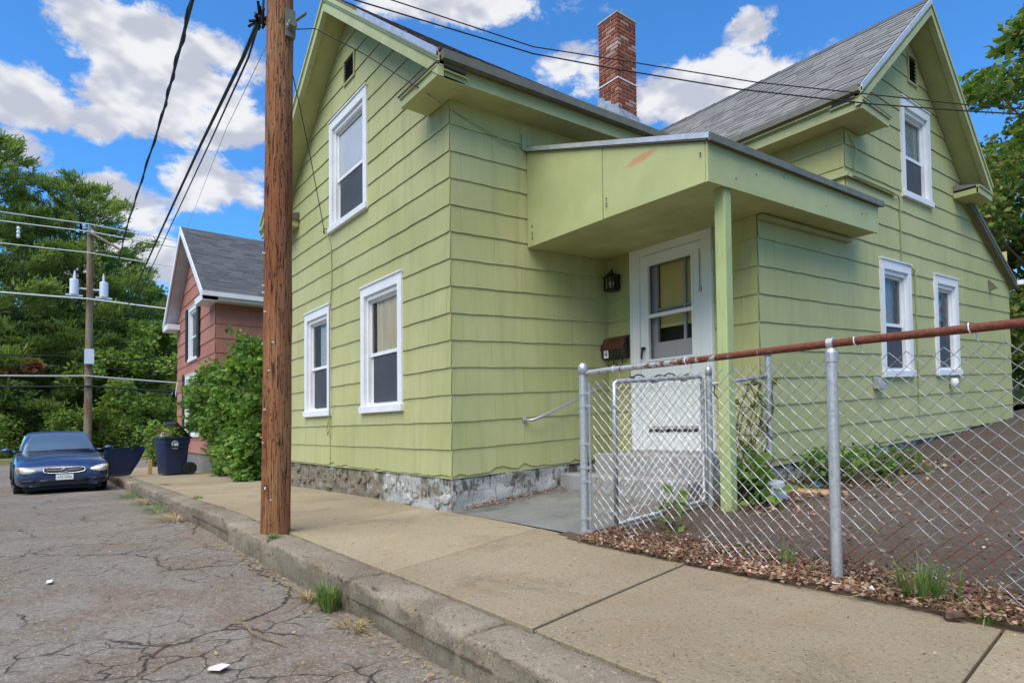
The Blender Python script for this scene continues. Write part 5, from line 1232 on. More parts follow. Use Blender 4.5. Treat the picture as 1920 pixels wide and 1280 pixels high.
def nose_x(y, z):                                   # how far back the nose surface lies at (y, z)
    f1 = np.interp(abs(y), [0, .45, .60, .70, .785, .835, .86], [.0, .004, .02, .05, .12, .26, .47]); f2 = np.interp(z, [.30, .50, .56, .63, .70, .765], [.0, .02, .045, .115, .25, .46])
    return float(max(f1, f2))
def patch(name, pts, depth, mat, par=car, lev=0):
    """lamp or trim standing on the nose; pts (_, y, z) outline"""
    n = len(pts); cy = sum(p[1] for p in pts)/n; cz = sum(p[2] for p in pts)/n; m = MB(); rings = []
    for k, ext in ((1.0, 0), (.66, .25), (.33, .4)):
        rings.append([(nose_x(cy+(y-cy)*k, cz+(z-cz)*k)-depth*(1+ext), cy+(y-cy)*k, cz+(z-cz)*k) for _, y, z in pts])
    back = [(p[0]+depth+.05, p[1], p[2]) for p in rings[0]]
    m.v = back+rings[0]+rings[1]+rings[2]+[(nose_x(cy, cz)-depth*1.45, cy, cz)]
    for r in range(3):
        for i in range(n): m.f.append((r*n+i, r*n+(i+1) % n, (r+1)*n+(i+1) % n, (r+1)*n+i))
    for i in range(n): m.f.append((3*n+i, 3*n+(i+1) % n, 4*n))
    return csub(m, name, mat, par, True)
for s in (-1, 1):
    o = patch('headlight', [(0, s*.45, .545), (0, s*.53, .515), (0, s*.62, .49), (0, s*.72, .495), (0, s*.79, .525), (0, s*.83, .575), (0, s*.835, .625), (0, s*.80, .645), (0, s*.70, .645), (0, s*.58, .62), (0, s*.48, .58)][::s], .020, 'lamp_lens')
    patch('lamp_indicator', [(.17, s*.775, .545), (.25, s*.832, .575), (.26, s*.828, .635), (.20, s*.78, .635)][::s], .030, 'lamp_amber', o)
    # lower intakes
    patch('fog_recess', [(.04, s*.50, .30), (.11, s*.73, .30), (.11, s*.75, .36), (.035, s*.52, .365)][::s], .014, 'car_black')
patch('intake', [(.02, -.42, .275), (.0, 0, .275), (.02, .42, .275), (.005, .46, .325), (-.002, .40, .365), (0, 0, .365), (-.002, -.40, .365), (.005, -.46, .325)], .014, 'car_black')
gp_ = []
for i in range(20):
    a = 2*pi*i/20; x_ = .40*max(-1, min(1, 1.12*cos(a))); z_ = .545+.058*max(-1, min(1, 1.3*sin(a)))+.010*abs(cos(a)); gp_.append((nose_x(x_*.9, z_)-.030, x_*.9, z_))
gr = patch('grille', gp_, .034, 'car_black')
m = MB(); m.tube([(p[0]-.012, p[1]*1.02, p[2]) for p in gp_+gp_[:1]], .010, 5); csub(m, 'grille_surround', 'chrome', gr)
m = MB()
for s in (-1, 1): m.hexa([(-.022, s*.05, .538), (-.010, s*.31, .553), (.04, s*.31, .553), (.03, s*.05, .538), (-.022, s*.05, .567), (-.010, s*.31, .571), (.04, s*.31, .571), (.03, s*.05, .567)])
csub(m, 'grille_wing', 'chrome', gr, False)
m = MB(); m.lathe([(.001, -.012), (.052, -.006), (.055, 0), (.05, .006)], (.0, 0, .552), 18, 'x'); m.v = [(x-.022, y*1.15, .552+(z-.552)*.66) for x, y, z in m.v]; em = csub(m, 'emblem', 'car_paint', gr)
m = MB(); m.tube([(-.030, .066*cos(a), .552+.04*sin(a)) for a in lin(0, 2*pi, 22)], .005, 5); csub(m, 'emblem_ring', 'chrome', em)
for (sy, sz, q) in ((-.03, .012, 1.4), (.006, .016, .8), (.026, .006, .8), (.012, -.008, .8), (-.006, -.016, .8), (.03, -.01, .8)):
    m = MB(); m.lathe([(.001, -.004), (.005*q, 0)], (-.036, sy, .552+sz), 5, 'x'); csub(m, 'emblem_star', 'printed_white', em)
# licence plate with lettering
m = MB(); m.box(-.042, -.022, -.155, .155, .345, .465); pl_ = csub(m, 'licence_plate', 'printed_white', car, False)
for tx, sz, y0_, z0_ in (('476 9808', .066, 0, .408), ('NEW HAMPSHIRE', .022, 0, .459)):
    tm = text_mesh(tx, sz); tm.materials.append(MATS['printed_green'])
    for v in tm.vertices: v.co = cw_(-.0435, v.co.x+y0_, z0_-.01+v.co.y)
    o = bpy.data.objects.new('plate_lettering', tm); link(o, pl_)
m = MB(); m.box(.0, .05, -.60, .60, .225, .245); m.v = [(x+.16*y*y, y, z) for x, y, z in m.v]; csub(m, 'bumper_lip', 'alloy', car, False)
for s in (-1, 1):
    m = MB(); m.lathe([(.02, -.09), (.06, -.085), (.085, -.03), (.07, .04), (.02, .06)], (1.62, s*.98, 1.0), 10, 'x'); m.v = [(x, s*.98+(y-s*.98)*1.25, 1.0+(z-1.0)*.72) for x, y, z in m.v]; m.box(1.60, 1.66, min(s*.70, s*.95), max(s*.70, s*.95), .945, .985); csub(m, 'mirror', 'car_paint', car)
    for xw in (.92, 3.6):
        m = MB(); m.lathe([(.20, -.10), (.29, -.10), (.315, -.07), (.315, .07), (.29, .10), (.20, .10)], (xw, s*.755, .315), 22, 'y'); wo = csub(m, 'wheel', 'rubber', car)
        m = MB(); m.lathe([(.20, -.06), (.19, .0), (.05, .02), (.03, .03)], (xw, s*.755+s*.06, .315), 16, 'y'); csub(m, 'rim', 'alloy', wo)
        m = MB(); m.tube([(xw+.36*cos(a), s*.868, .33+.36*sin(a)) for a in lin(-.2, pi+.2, 16)], .02, 5); csub(m, 'arch', 'car_black', car)
m = MB(); m.box(.25, 4.3, -.70, .70, .13, .24); csub(m, 'underbody', 'car_black', car, False)
# open door on the pavement side (hinged at the front)
DA = radians(62); hx, hy = 1.42, .87
def dpt(a, z, d=0): return (hx+a*cos(DA)-d*sin(DA), hy+a*sin(DA)+d*cos(DA), z)
prof = [(0, .30), (.35, .26), (.62, .28), (.86, .62), (1.02, .93), (.98, .99), (.80, 1.0), (.0, .95)]
m = MB(); m.prism([dpt(a, z, 0) for a, z in prof], Vector(dpt(0, 0, .075))-Vector(dpt(0, 0, 0))); dd = csub(m, 'door', 'car_paint', car, False)
m = MB(); m.prism([dpt(a, z, .078) for a, z in [(.08, .36), (.55, .34), (.80, .66), (.92, .90), (.1, .88)]], Vector(dpt(0, 0, .02))-Vector(dpt(0, 0, 0))); csub(m, 'door_lining', 'bin_blue', dd, False)
m = MB(); m.tube([dpt(.03, .96, .04), dpt(.35, 1.22, .0), dpt(.70, 1.30, -.03), dpt(.95, .99, .04)], .014, 5) if False else m.tube([dpt(.62, .93, .10), dpt(.78, .935, .10)], .012, 6); csub(m, 'door_handle', 'car_black', dd)

# ------------------------------------------------------------------ wheeled bin
BX, BY = -16.3, 2.43; BZ = zs(BX)+.01
wb = thing('wheeled_bin', 'dark blue wheeled bin overflowing with garden waste beside the red house', 'bin', (BX, BY, BZ))
Bc, Bs = cos(radians(14)), sin(radians(14))
def bT(x, y, z): return (BX+.9*(Bc*x-Bs*y), BY+.88*(Bs*x+Bc*y), BZ+.97*z)
def rr_(w_, d_, r_, z_, n=4):
    P = []
    for cx, cy, a0_ in ((w_-r_, d_-r_, 0), (-w_+r_, d_-r_, 90), (-w_+r_, -d_+r_, 180), (w_-r_, -d_+r_, 270)):
        for i in range(n+1):
            a = radians(a0_+90*i/n); P.append((cx+r_*cos(a), cy+r_*sin(a), z_))
    return P
m = MB(); rings = [rr_(.24, .26, .05, .02), rr_(.25, .27, .06, .06), rr_(.29, .325, .06, .70), rr_(.295, .33, .06, .74), rr_(.31, .345, .06, .742), rr_(.315, .35, .06, .86), rr_(.335, .37, .06, .865), rr_(.34, .375, .06, .91), rr_(.29, .325, .05, .912), rr_(.27, .30, .05, .80)]
n = len(rings[0])
for rg_ in rings: m.v += [bT(*p) for p in rg_]
for i in range(len(rings)-1):
    for j in range(n): m.f.append((i*n+j, i*n+(j+1) % n, (i+1)*n+(j+1) % n, (i+1)*n+j))
m.f.append(tuple(range(n-1, -1, -1))); m.f.append(tuple((len(rings)-1)*n+j for j in range(n))); o = m.build('bin_body', 'bin_blue', wb); smooth_angle(o, 35)
m = MB(); m.box(.305, .325, -.17, .15, .66, .70, bT); m.build('lift_bar', 'bin_blue', wb)
for sx in (.30, -.30):
    m = MB(); c = bT(sx, .33, .15); m.lathe([(.05, -.03), (.14, -.035), (.15, -.02), (.15, .02), (.14, .035), (.05, .03)], c, 20, 'x'); wo = m.build('wheel', 'rubber', wb)
    for k in range(6):
        a = k*pi/3; m = MB(); q = MB(); q.box(-.012, .042 if sx > 0 else .012, .02, .12, -.012, .012); q.v = [(c[0]+x, c[1]+y*cos(a)-z*sin(a), c[2]+y*sin(a)+z*cos(a)) for x, y, z in q.v]; q.build('spoke', 'black_plastic', wo)
m = MB(); m.hexa([bT(*p) for p in ((-.33, .36, .93), (.33, .36, .93), (.33, .40, .93), (-.33, .40, .93), (-.33, -.05, 1.30), (.33, -.05, 1.30), (.33, -.02, 1.34), (-.33, -.02, 1.34))]); lid = m.build('lid', 'bin_lid', wb)
lid.data.transform(Matrix.Translation((0, 0, -.06)))
m = MB(); m.lathe([(.085, 0), (.085, .003)], (0, 0, 0), 24, 'x'); m.v = [bT(.318+x, -.06+y, .79+z-.05) for x, y, z in m.v]; em = m.build('emblem', 'printed_white', wb)
m = MB(); m.tube([bT(.322, -.06+.055*cos(a), .74+.055*sin(a)) for a in lin(.6, 5.6, 18)], .011, 5); m.build('emblem_letter', 'bin_blue', em)
m = MB(); m.box(.3185, .3215, -.13, .01, .632, .642, bT); m.build('emblem_caption', 'printed_white', wb)
gw = np.random.default_rng(8); Pn = np.array([bT(*(gw.uniform(-.25, .25), gw.uniform(-.28, .28), .90+abs(gw.normal(0, .10)))) for _ in range(260)])
leaf_mesh('garden_waste', Pn, .13, 'leaf_bright', wb, 2.2, -.5, 4)
m = MB()
for i in range(16):
    a = bT(gw.uniform(-.2, .2), gw.uniform(-.3, .2), .88); b = bT(gw.uniform(-.35, .35), gw.uniform(-.5, .3), gw.uniform(.95, 1.2)); m.tube([a, b], .008, 5)
m.build('twigs', 'twig', wb)
m = MB(); m.hexa([bT(*p) for p in ((.0, -.30, .92), (.18, -.32, .92), (.18, -.12, .93), (.0, -.12, .93), (.0, -.30, 1.02), (.17, -.34, 1.03), (.16, -.14, 1.05), (.02, -.14, 1.0))]); m.build('paper_bag', 'paper_pink', wb)
m = MB(); o = tag(MB().box(-17.0, -16.9, 2.02, 2.10, zs(-17)-.02, zs(-17)+.36).build('marker_post', 'stake_orange'), 'short orange wooden stake standing left of the blue bin', 'stake')

# ------------------------------------------------------------------ trees and plants
def limb(m, a, b, r0_, r1_, bend=.15, seg=6, rg=rng):
    a, b = Vector(a), Vector(b); L = (b-a).length; o = Vector((rg.uniform(-1, 1), rg.uniform(-1, 1), rg.uniform(-.3, .6)))*L*bend
    m.tube([a.lerp(b, t)+o*sin(pi*t) for t in lin(0, 1, seg)], lin(r0_, r1_, seg), 7, True)
def tree(name, label, base, H, spread, leafmat, nleaf, lsize, trunk_r=.25, clear=.28, group=None, seed=0, squash=1.0, clumps=46, lean=(0, 0), dense=1.0):
    rg = random.Random(seed); gg = np.random.default_rng(seed); root = thing(name, label, 'tree', base, group); B = Vector(base); top = B+Vector((lean[0], lean[1], H*.9))
    m = MB(); seg = 9; m.tube([B.lerp(top, t)+Vector((sin(t*5+seed)*.12, cos(t*4+seed)*.12, -.1*(t == 0))) for t in lin(0, 1, seg)], [trunk_r*(1.3 if i == 0 else 1)*(1-.85*i/(seg-1)) for i in range(seg)], 9)
    C = []; 
    for k in range(clumps):
        t = rg.uniform(clear, 1.0); a = rg.uniform(0, 2*pi); prof = sin(pi*min(1, max(.06, (t-clear+.08)/(1.12-clear))))**.75
        r = spread*prof*sqrt(rg.uniform(.25, 1)); c = B+Vector((lean[0]*t+r*cos(a), lean[1]*t+r*sin(a), H*t))
        C.append((c, spread*rg.uniform(.17, .33)*(.6+.4*prof)))
        if k % 2 == 0:
            s0 = B.lerp(top, max(.12, t-.22)); limb(m, s0, c, trunk_r*.34*(1.1-t), .02, .10, 5, rg)
    m.build('trunk', 'bark', root, True)
    per = nleaf//clumps; P = []
    for c, r in C:
        v = gg.normal(size=(per, 3)); v /= np.linalg.norm(v, axis=1)[:, None]; q = r*gg.uniform(.35, 1.08, per)**.6
        v *= q[:, None]; v[:, 2] *= .62*squash; P.append(v+np.array(c))
    leaf_mesh('crown', np.concatenate(P), lsize, leafmat, root, 1.6, .3, seed+1)
    return root
def pine(name, label, base, H, spread, seed, leafmat='leaf_pine', nb=74, clear=.10, group=None, ragged=.35, tuft=.36):
    rg = random.Random(seed); gg = np.random.default_rng(seed); root = thing(name, label, 'tree', base, group); B = Vector(base); m = MB()
    m.tube([B+Vector((sin(t*4)*.15, cos(t*3)*.1, H*t-.2)) for t in lin(0, 1, 10)], [max(.03, .36*(1-t*.95)) for t in lin(0, 1, 10)], 9)
    P = []; D = []
    for k in range(nb):
        t = clear+(1-clear)*(k+rg.random())/nb; a = k*2.399+rg.uniform(-.4, .4); L = spread*(1.05-t)**.62*rg.uniform(1-ragged, 1+ragged*.5)*(1 if t > .25 else .75+t)
        s0 = B+Vector((0, 0, H*t)); rise = rg.uniform(-.05, .28)+.35*t
        end = s0+Vector((cos(a)*L, sin(a)*L, L*rise)); mid = s0.lerp(end, .5)+Vector((0, 0, -.06*L))
        m.tube([s0, mid, end], [.05+.05*(1-t), .035, .012], 5)
        nt = int(26+L*16)
        for i in range(nt):
            f_ = .18+.82*sqrt(rg.random()); q = s0.lerp(mid, f_*2) if f_ < .5 else mid.lerp(end, f_*2-1)
            wd = L*.20*(1.15-f_)+.16; lat = Vector((-sin(a), cos(a), 0))*rg.gauss(0, wd); q = q+lat+Vector((0, 0, rg.gauss(.05, .10)))
            dr = Vector((cos(a), sin(a), .75))+lat*.5
            for j in range(6): P.append(tuple(q+Vector((rg.gauss(0, .12), rg.gauss(0, .12), rg.gauss(0, .08))))); D.append((dr.x+rg.gauss(0, .7), dr.y+rg.gauss(0, .7), dr.z+rg.gauss(0, .45)))
    m.build('trunk', 'bark', root, True); leaf_mesh('crown', np.array(P), tuft, leafmat, root, 5.0, 0, seed+1, .3, np.array(D))
    return root
GB = lambda x, y: -.3+.02*(-40-x)
G1 = 'trees beyond the far crossing'
pine('pine_tree', 'tall dark white pine at the left edge behind the far pole', (-46.5, -2.6, 0), 18.2, 6.8, 41, nb=105, group=G1)
pine('pine_tree', 'tall white pine whose upswept branches reach toward the black cables', (-47.5, 1.9, 0), 16.6, 6.8, 42, nb=110, group=G1, ragged=.5)
pine('pine_tree', 'pine filling the gap between the two tall ones', (-51.5, -.6, 0), 15.6, 6.0, 40, nb=84, group=G1)
pine('pine_tree', 'broad middle pine behind the far pole transformers', (-52, 4.2, 0), 13.5, 5.4, 43, nb=80, group=G1)
tree('broadleaf_tree', 'loose green tree beside the red house gable', (-50, 7.6, 0), 11.8, 4.6, 'leaf_mid', 9000, .34, .25, .2, G1, 44, clumps=60)
tree('broadleaf_tree', 'dark green tree filling the gap left of the red house', (-45, 5.6, 0), 7.8, 3.8, 'leaf_mid', 9000, .30, .22, .08, G1, 45, clumps=60)
tree('broadleaf_tree', 'rounded dark tree low behind the parked car', (-43.5, 2.9, -.2), 5.6, 3.2, 'leaf_mid', 7500, .27, .2, .05, G1, 46, clumps=50)
tree('broadleaf_tree', 'deep green tree standing under the left pine', (-45.2, -1.6, -.1), 6.6, 3.4, 'leaf_pine', 8000, .30, .2, .06, G1, 47, clumps=50)
tree('broadleaf_tree', 'distant green tree just left of the red house wall', (-62, 10.6, .2), 9.6, 6.0, 'leaf_mid', 9000, .45, .3, .05, G1, 48, clumps=60)
tree('broadleaf_tree', 'distant dark tree low beyond the left pine', (-64, -1, .2), 10, 7.5, 'leaf_pine', 9000, .5, .3, .03, G1, 49, clumps=60)
tree('broadleaf_tree', 'distant tree between the two tall pines', (-66, 4.5, .2), 11, 6.5, 'leaf_mid', 9000, .5, .3, .03, G1, 50, clumps=60)
def shrub(name, label, base, rx, ry, h, leafmat, n, ls, seed, cat='shrub', group=None, cl=22):
    gg = np.random.default_rng(seed); rg = random.Random(seed); root = thing(name, label, cat, base, group); P = []; m = MB(); B = Vector(base)
    for k in range(cl):
        a = rg.uniform(0, 2*pi); q = sqrt(rg.random()); t = rg.uniform(.12, 1); c = B+Vector((rx*q*cos(a)*(1.05-t*.45), ry*q*sin(a)*(1.05-t*.45), h*t*.86)); m.tube([B+Vector((0, 0, -.05)), B.lerp(c, .5)+Vector((0, 0, .1*h)), c], [.03*h**.5, .02, .006], 5)
        v = gg.normal(size=(n//cl, 3)); v /= np.linalg.norm(v, axis=1)[:, None]; v *= (gg.uniform(.2, 1.05, n//cl)**.5*min(rx, ry)*.42)[:, None]; P.append(v+np.array(c))
    m.build('stems', 'bark_vine', root); leaf_mesh('foliage', np.concatenate(P), ls, leafmat, root, 1.6, .3, seed)
    return root
shrub('clipped_hedge', 'dark rounded hedge at the left edge across the crossing', (-41.5, -2.6, -.4), 1.6, 2.0, 3.0, 'leaf_mid', 6000, .17, 61, 'hedge', cl=40)
shrub('yellow_shrub', 'yellow-green shrub at the foot of the far pole', (-40.8, .9, -.35), .8, 1.0, 2.6, 'leaf_bright', 1600, .20, 62)
shrub('green_shrub', 'low green shrub right of the far pole', (-41.3, 3.8, -.3), 1.2, 1.3, 2.2, 'leaf_mid', 3000, .17, 63)
shrub('green_shrub', 'bright green shrub above the blue bin by the far corner', (-24.5, 3.1, -.35), .6, .7, 1.7, 'leaf_bright', 1600, .11, 64)
shrub('dry_branch', 'rust-coloured dead branch hanging in the left pine', (-42.0, -.8, 4.0), .5, .9, .9, 'leaf_dead', 420, .30, 65, 'branch', cl=10)
# far things by the crossing
m = MB(); m.box(-38.9, -38.75, 5.6, 5.72, -.4, .55); tag(m.build('marker_post', 'paper_white'), 'small white post across the crossing left of the bin', 'post')
m = MB(); m.box(-39.4, -39.0, 5.45, 6.0, -.4, .95); m.box(-39.42, -38.98, 5.43, 6.02, .95, 1.05); tag(m.build('utility_cabinet', 'plastic_box', bevel=.03), 'pale blue-grey utility cabinet across the crossing', 'cabinet')

# climber smothering the side fence between the houses
vine = thing('vine_thicket', 'bright green climbing vine thicket between the red and green houses', 'vine', (-13.5, 3.3, 0))
gg = np.random.default_rng(71); P = []; rgv = random.Random(71)
def vtop(x): return 2.62-.10*(-12-x)+.26*sin(x*2.3)+.16*sin(x*6.1)      # top and underside of the thicket along the fence
def vbot(x): return max(0.0, min(1.35, .50*(-14.6-x)))
m = MB()
for k in range(150):
    x = -11.7-5.4*rgv.random()**1.5; t0, t1 = vbot(x), vtop(x); z = t0+(t1-t0)*rgv.uniform(.02, 1)**.85; y = 3.36-rgv.uniform(0, .42)*(1-.4*z/t1); r = rgv.uniform(.11, .30)
    n = int(40+r*230); v = gg.normal(size=(n, 3)); v /= np.linalg.norm(v, axis=1)[:, None]; v *= (gg.uniform(.1, 1.1, n)**.5*r)[:, None]; v[:, 2] *= .75; P.append(v+np.array((x, y-(.10 if x < -15.8 else 0), zs(x)+z)))
for k in range(60):                                  # loose runners sticking out
    x = rgv.uniform(-18.4, -11.8); f_ = rgv.uniform(.45, 1.0); tz = vbot(x)*(1-f_)+vtop(x)*f_; a = Vector((x, 3.15, zs(x)+tz)); b = a+Vector((rgv.uniform(-.9, .2), rgv.uniform(-.35, .05), rgv.uniform(-.1, .55)))
    m.tube([a-Vector((0, 0, .3)), a, b], [.012, .009, .004], 5)
    for i in range(24):
        q = a.lerp(b, rgv.random()); P.append(np.array([[q.x+rgv.gauss(0, .05), q.y+rgv.gauss(0, .05), q.z+rgv.gauss(0, .05)]]))
for k in range(14):
    x = rgv.uniform(-15.5, -12.2); m.tube([(x, 3.4, zs(x)-.05), (x+rgv.uniform(-.3, .3), 3.36, zs(x)+.7), (x+rgv.uniform(-.5, .5), 3.34, zs(x)+vtop(x)*.9)], [.03, .022, .008], 6)
m.build('stems', 'bark_vine', vine); leaf_mesh('foliage', np.concatenate(P), .12, 'leaf_vine', vine, 1.35, .5, 72)
sf = thing('side_fence', 'old chain-link fence half hidden under the vine beside the red house', 'fence', (-14, 3.45, 0))
for x_ in (-15.9, -14.0, -12.1): post(sf, x_, 3.45, zs(x_)-.02, 1.2+zs(x_), .03)
m = MB(); m.tube([(x, 3.45, zs(x)+1.17) for x in lin(-16, -10.6, 8)], .02, 8); m.build('rail', 'galvanised', sf)
chain(sf, (-15.9, 3.47), (-10.6, 3.47), .03, 1.15, lambda q: zs(q.x))

# trees behind the house on the right
G2 = 'trees behind the green house'
tree('maple_tree', 'tall maple with brown-tinged leaves behind the right gable', (-3.2, 21.8, 1.2), 11.2, 3.6, 'leaf_maple', 26000, .22, .28, .10, G2, 81, clumps=130)
tree('maple_tree', 'lower maple filling the right edge behind the lean-to', (-3.4, 18.6, 1.2), 6.6, 2.6, 'leaf_maple', 16000, .16, .2, .08, G2, 82, clumps=90)
tree('maple_tree', 'farther maple behind the others at the right edge', (-4.5, 27.5, 1.8), 9.5, 4.2, 'leaf_mid', 9000, .24, .25, .05, G2, 83, clumps=60)
shrub('flowering_shrub', 'shrub with pink flowers at the right edge beyond the fence', (-2.45, 16.9, 1.2), .6, .6, 1.1, 'leaf_pink', 700, .09, 84)
shrub('green_shrub', 'dark green shrub at the right edge beside the lean-to', (-3.0, 16.4, 1.15), .8, .7, 1.9, 'leaf_maple', 2600, .10, 85)
# the far side of the street, behind the viewer: what the window panes mirror
G3 = 'street trees across the road'
tree('street_tree', 'street tree across the road opposite the green house', (-9, -15, -.4), 10.5, 4.6, 'leaf_mid', 7000, .42, .3, .16, G3, 91, clumps=50)
tree('street_tree', 'street tree across the road opposite the entrance', (2, -16, -.4), 11.5, 5.0, 'leaf_mid', 7000, .42, .3, .16, G3, 92, clumps=50)
tree('street_tree', 'street tree across the road opposite the red house', (-19, -16, -.6), 10.0, 4.6, 'leaf_mid', 7000, .42, .3, .16, G3, 93, clumps=50)
tree('street_tree', 'street tree up the road to the right', (11, -3, -.3), 9.0, 4.4, 'leaf_mid', 7000, .42, .3, .16, G3, 94, clumps=50)
# planting along the right-hand wall
shrub('ground_cover', 'low leafy plants along the wall right of the entry bay', (-2.75, 6.15, .24), .34, .7, .34, 'leaf_vine', 700, .06, 86, 'plant', cl=26)
shrub('ground_cover', 'low leafy patch behind the fence line post', (-2.6, 6.85, .31), .38, .55, .24, 'leaf_vine', 420, .06, 87, 'plant', cl=26)
shrub('hosta', 'broad-leaved green plant behind the porch post', (-2.98, 4.95, .16), .22, .26, .36, 'leaf_vine', 130, .17, 88, 'plant', cl=14)
shrub('sapling', 'bright green seedling growing through the gate', (-2.92, 3.72, .04), .10, .12, .30, 'leaf_bright', 40, .10, 89, 'plant', cl=8)
cv = thing('climbing_vine', 'sparse leafy vine climbing the short fence panel', 'vine', (-3.12, 5.0, .1)); m = MB(); P = []
for k in range(9):
    pts = []; y = rgv.uniform(4.68, 5.34); z = .12
    for i in range(12):
        pts.append((-3.20+.23*(y-4.66)+rgv.uniform(-.02, .05), y, z)); y = min(5.4, max(4.62, y+rgv.uniform(-.10, .10))); z += .10
        if rgv.random() < .75: P.append(pts[-1])
    m.tube(pts, .006, 5)
m.build('stems', 'bark_vine', cv); leaf_mesh('foliage', np.array(P), .085, 'leaf_maple', cv, 1.4, .4, 90)

# grass tufts in the kerb joints and along the fence
def tuft(label, x, y, z, n, h, sp, mat='grass_blade', seed=0, group='grass tufts'):
    rg = random.Random(seed); m = MB()
    for i in range(n):
        a = rg.uniform(0, 2*pi); r = sp*sqrt(rg.random())*.4; b = Vector((x+r*cos(a), y+r*sin(a)*.6, z-.01)); L = h*rg.uniform(.5, 1.15); o = Vector((cos(a), sin(a)*.7, 0))*rg.uniform(.2, 1)*sp; w_ = rg.uniform(.0022, .0045); s_ = Vector((-sin(a), cos(a), 0))*w_
        p1 = b+o*.35+Vector((0, 0, L*.6)); p2 = b+o*1.0+Vector((0, 0, L*rg.uniform(.65, 1.0)))
        k = len(m.v); m.v += [tuple(b-s_), tuple(b+s_), tuple(p1+s_*.8), tuple(p1-s_*.8), tuple(p2)]; m.f += [(k, k+1, k+2, k+3), (k+3, k+2, k+4)]
    return tag(m.build('grass_tuft', mat), label, 'grass', group)
K = lambda x: zroad(x, 1.33)
tuft('thick green grass tuft at the kerb joint, the largest in the gutter', -3.42, 1.30, K(-3.4), 190, .20, .15, seed=1)
tuft('low grass on the kerb beside the brown pole foot', -4.93, 1.44, 0.0, 70, .05, .12, seed=2)
tuft('tall grass clump at the fence right of the line post', -1.10, 3.20, .0, 90, .26, .20, seed=3)
tuft('small grass clump at the right end of the litter strip', -.82, 3.08, -.01, 30, .12, .08, seed=4)
tuft('thin upright grass between gate and line post', -1.82, 3.36, .01, 30, .22, .08, seed=5)
tuft('yellow-green blades arching in the litter near the right edge', -.98, 3.26, .0, 26, .24, .26, seed=6)
tuft('sparse grass at the pavement crack by the gate', -2.42, 3.08, -.01, 40, .06, .10, seed=7)
for i, (x_, lb) in enumerate(((-8.3, 'weeds in the gutter just beyond the brown pole'), (-9.6, 'weeds in the gutter halfway to the parked car'), (-11.0, 'weeds in the gutter nearer the parked car'), (-12.6, 'weeds in the gutter next to the car bumper'))):
    tuft(lb, x_, 1.30, K(x_), 220, .08, .62, 'grass_blade' if i % 2 else 'straw', 10+i)
tuft('patch of grass on the sidewalk edge beyond the pole', -9.0, 1.66, zs(-9), 60, .05, .22, seed=15); tuft('small grass patch on the sidewalk edge near the car', -12.4, 1.75, zs(-12.4), 60, .05, .25, seed=16)
tuft('tiny weed at the foundation under the street windows', -8.4, 3.2, .0, 30, .09, .06, seed=17)
tuft('dry straw tuft in the gutter before the thick grass', -3.72, 1.29, K(-3.7), 70, .07, .16, 'straw', 18); tuft('dry straw tuft in the gutter after the thick grass', -3.02, 1.28, K(-3), 70, .06, .18, 'straw', 19)
tuft('dry straw at the bottom of the kerb in the foreground', -1.92, 1.27, K(-1.9), 60, .06, .15, 'straw', 20)

# fallen leaves and twigs along the fence, in the yard and the gutter
def litter(name, label, n, fx_, size, mat, seed, asp=1.5):
    g = random.Random(seed); P = []; D = []
    for i in range(n):
        x, y, z = fx_(g); P.append((x, y, z+g.uniform(.003, .022))); D.append((g.gauss(0, 1), g.gauss(0, 1), g.gauss(0, .22)))
    o = leaf_mesh(name, np.array(P), size, mat, None, asp, 0, seed, .45, np.array(D)); tag(o, label, 'leaf litter'); return stuff(o)
def strip_pt(g):
    x = g.uniform(-3.25, .5); y = min(3.66, max(3.05, g.gauss(3.27, .13))); return x, y, zyard(x, y)+.03
litter('fallen_leaves', 'brown fallen leaves matted along the foot of the fence', 11000, strip_pt, .028, 'litter', 31)
litter('fallen_stalks', 'dry grass stalks and twigs among the leaves along the fence', 900, strip_pt, .09, 'straw', 32, 14)
litter('yard_leaves', 'scattered brown leaves on the yard behind the fence', 420, lambda g: ((lambda x, y: (x, y, zyard(x, y)+.016))(g.uniform(-3.1, 1.5), 3.5+abs(g.gauss(0, 1.1)))), .032, 'litter', 33)
litter('wall_leaves', 'brown leaves drifted against the entry bay and porch post', 900, lambda g: ((lambda x, y: (x, y, zyard(x, y)+.02))(-2.75+g.gauss(0, .28), g.uniform(4.5, 8.2))), .045, 'litter', 34)
litter('gutter_litter', 'dry straw and leaf bits lying in the gutter along the kerb', 900, lambda g: ((lambda x: (x, 1.33-abs(g.gauss(0, .06)), zroad(x, 1.3)+.004))(-1.3-abs(g.gauss(0, 6)))), .04, 'straw', 35, 7)
litter('pad_litter', 'reddish leaf crumbs along the wall by the entrance pad', 500, lambda g: ((lambda y: (XA+.05+abs(g.gauss(0, .07)), y, .02+.085*(y-3.27)+.012))(g.uniform(3.35, 4.75))), .025, 'litter', 36)
litter('road_specks', 'tiny leaf bits and grit scattered on the road', 260, lambda g: ((lambda x, y: (x, y, zroad(x, y)+.002))(g.uniform(-9, -1), g.uniform(-2.2, 1.2))), .022, 'straw', 37)
litter('yard_grit', 'pale grit and paper specks scattered over the dark yard', 420, lambda g: ((lambda x, y: (x, y, zyard(x, y)+.014))(g.uniform(-2.6, 1.8), g.uniform(3.6, 9.5))), .018, 'pale_bits', 38)
litter('pavement_grit', 'small dark bits and leaf crumbs on the sidewalk', 240, lambda g: ((lambda x, y: (x, y, slabtop(x, y)+.002))(g.uniform(-9, -.6), g.uniform(1.65, 3.15))), .014, 'litter', 39)
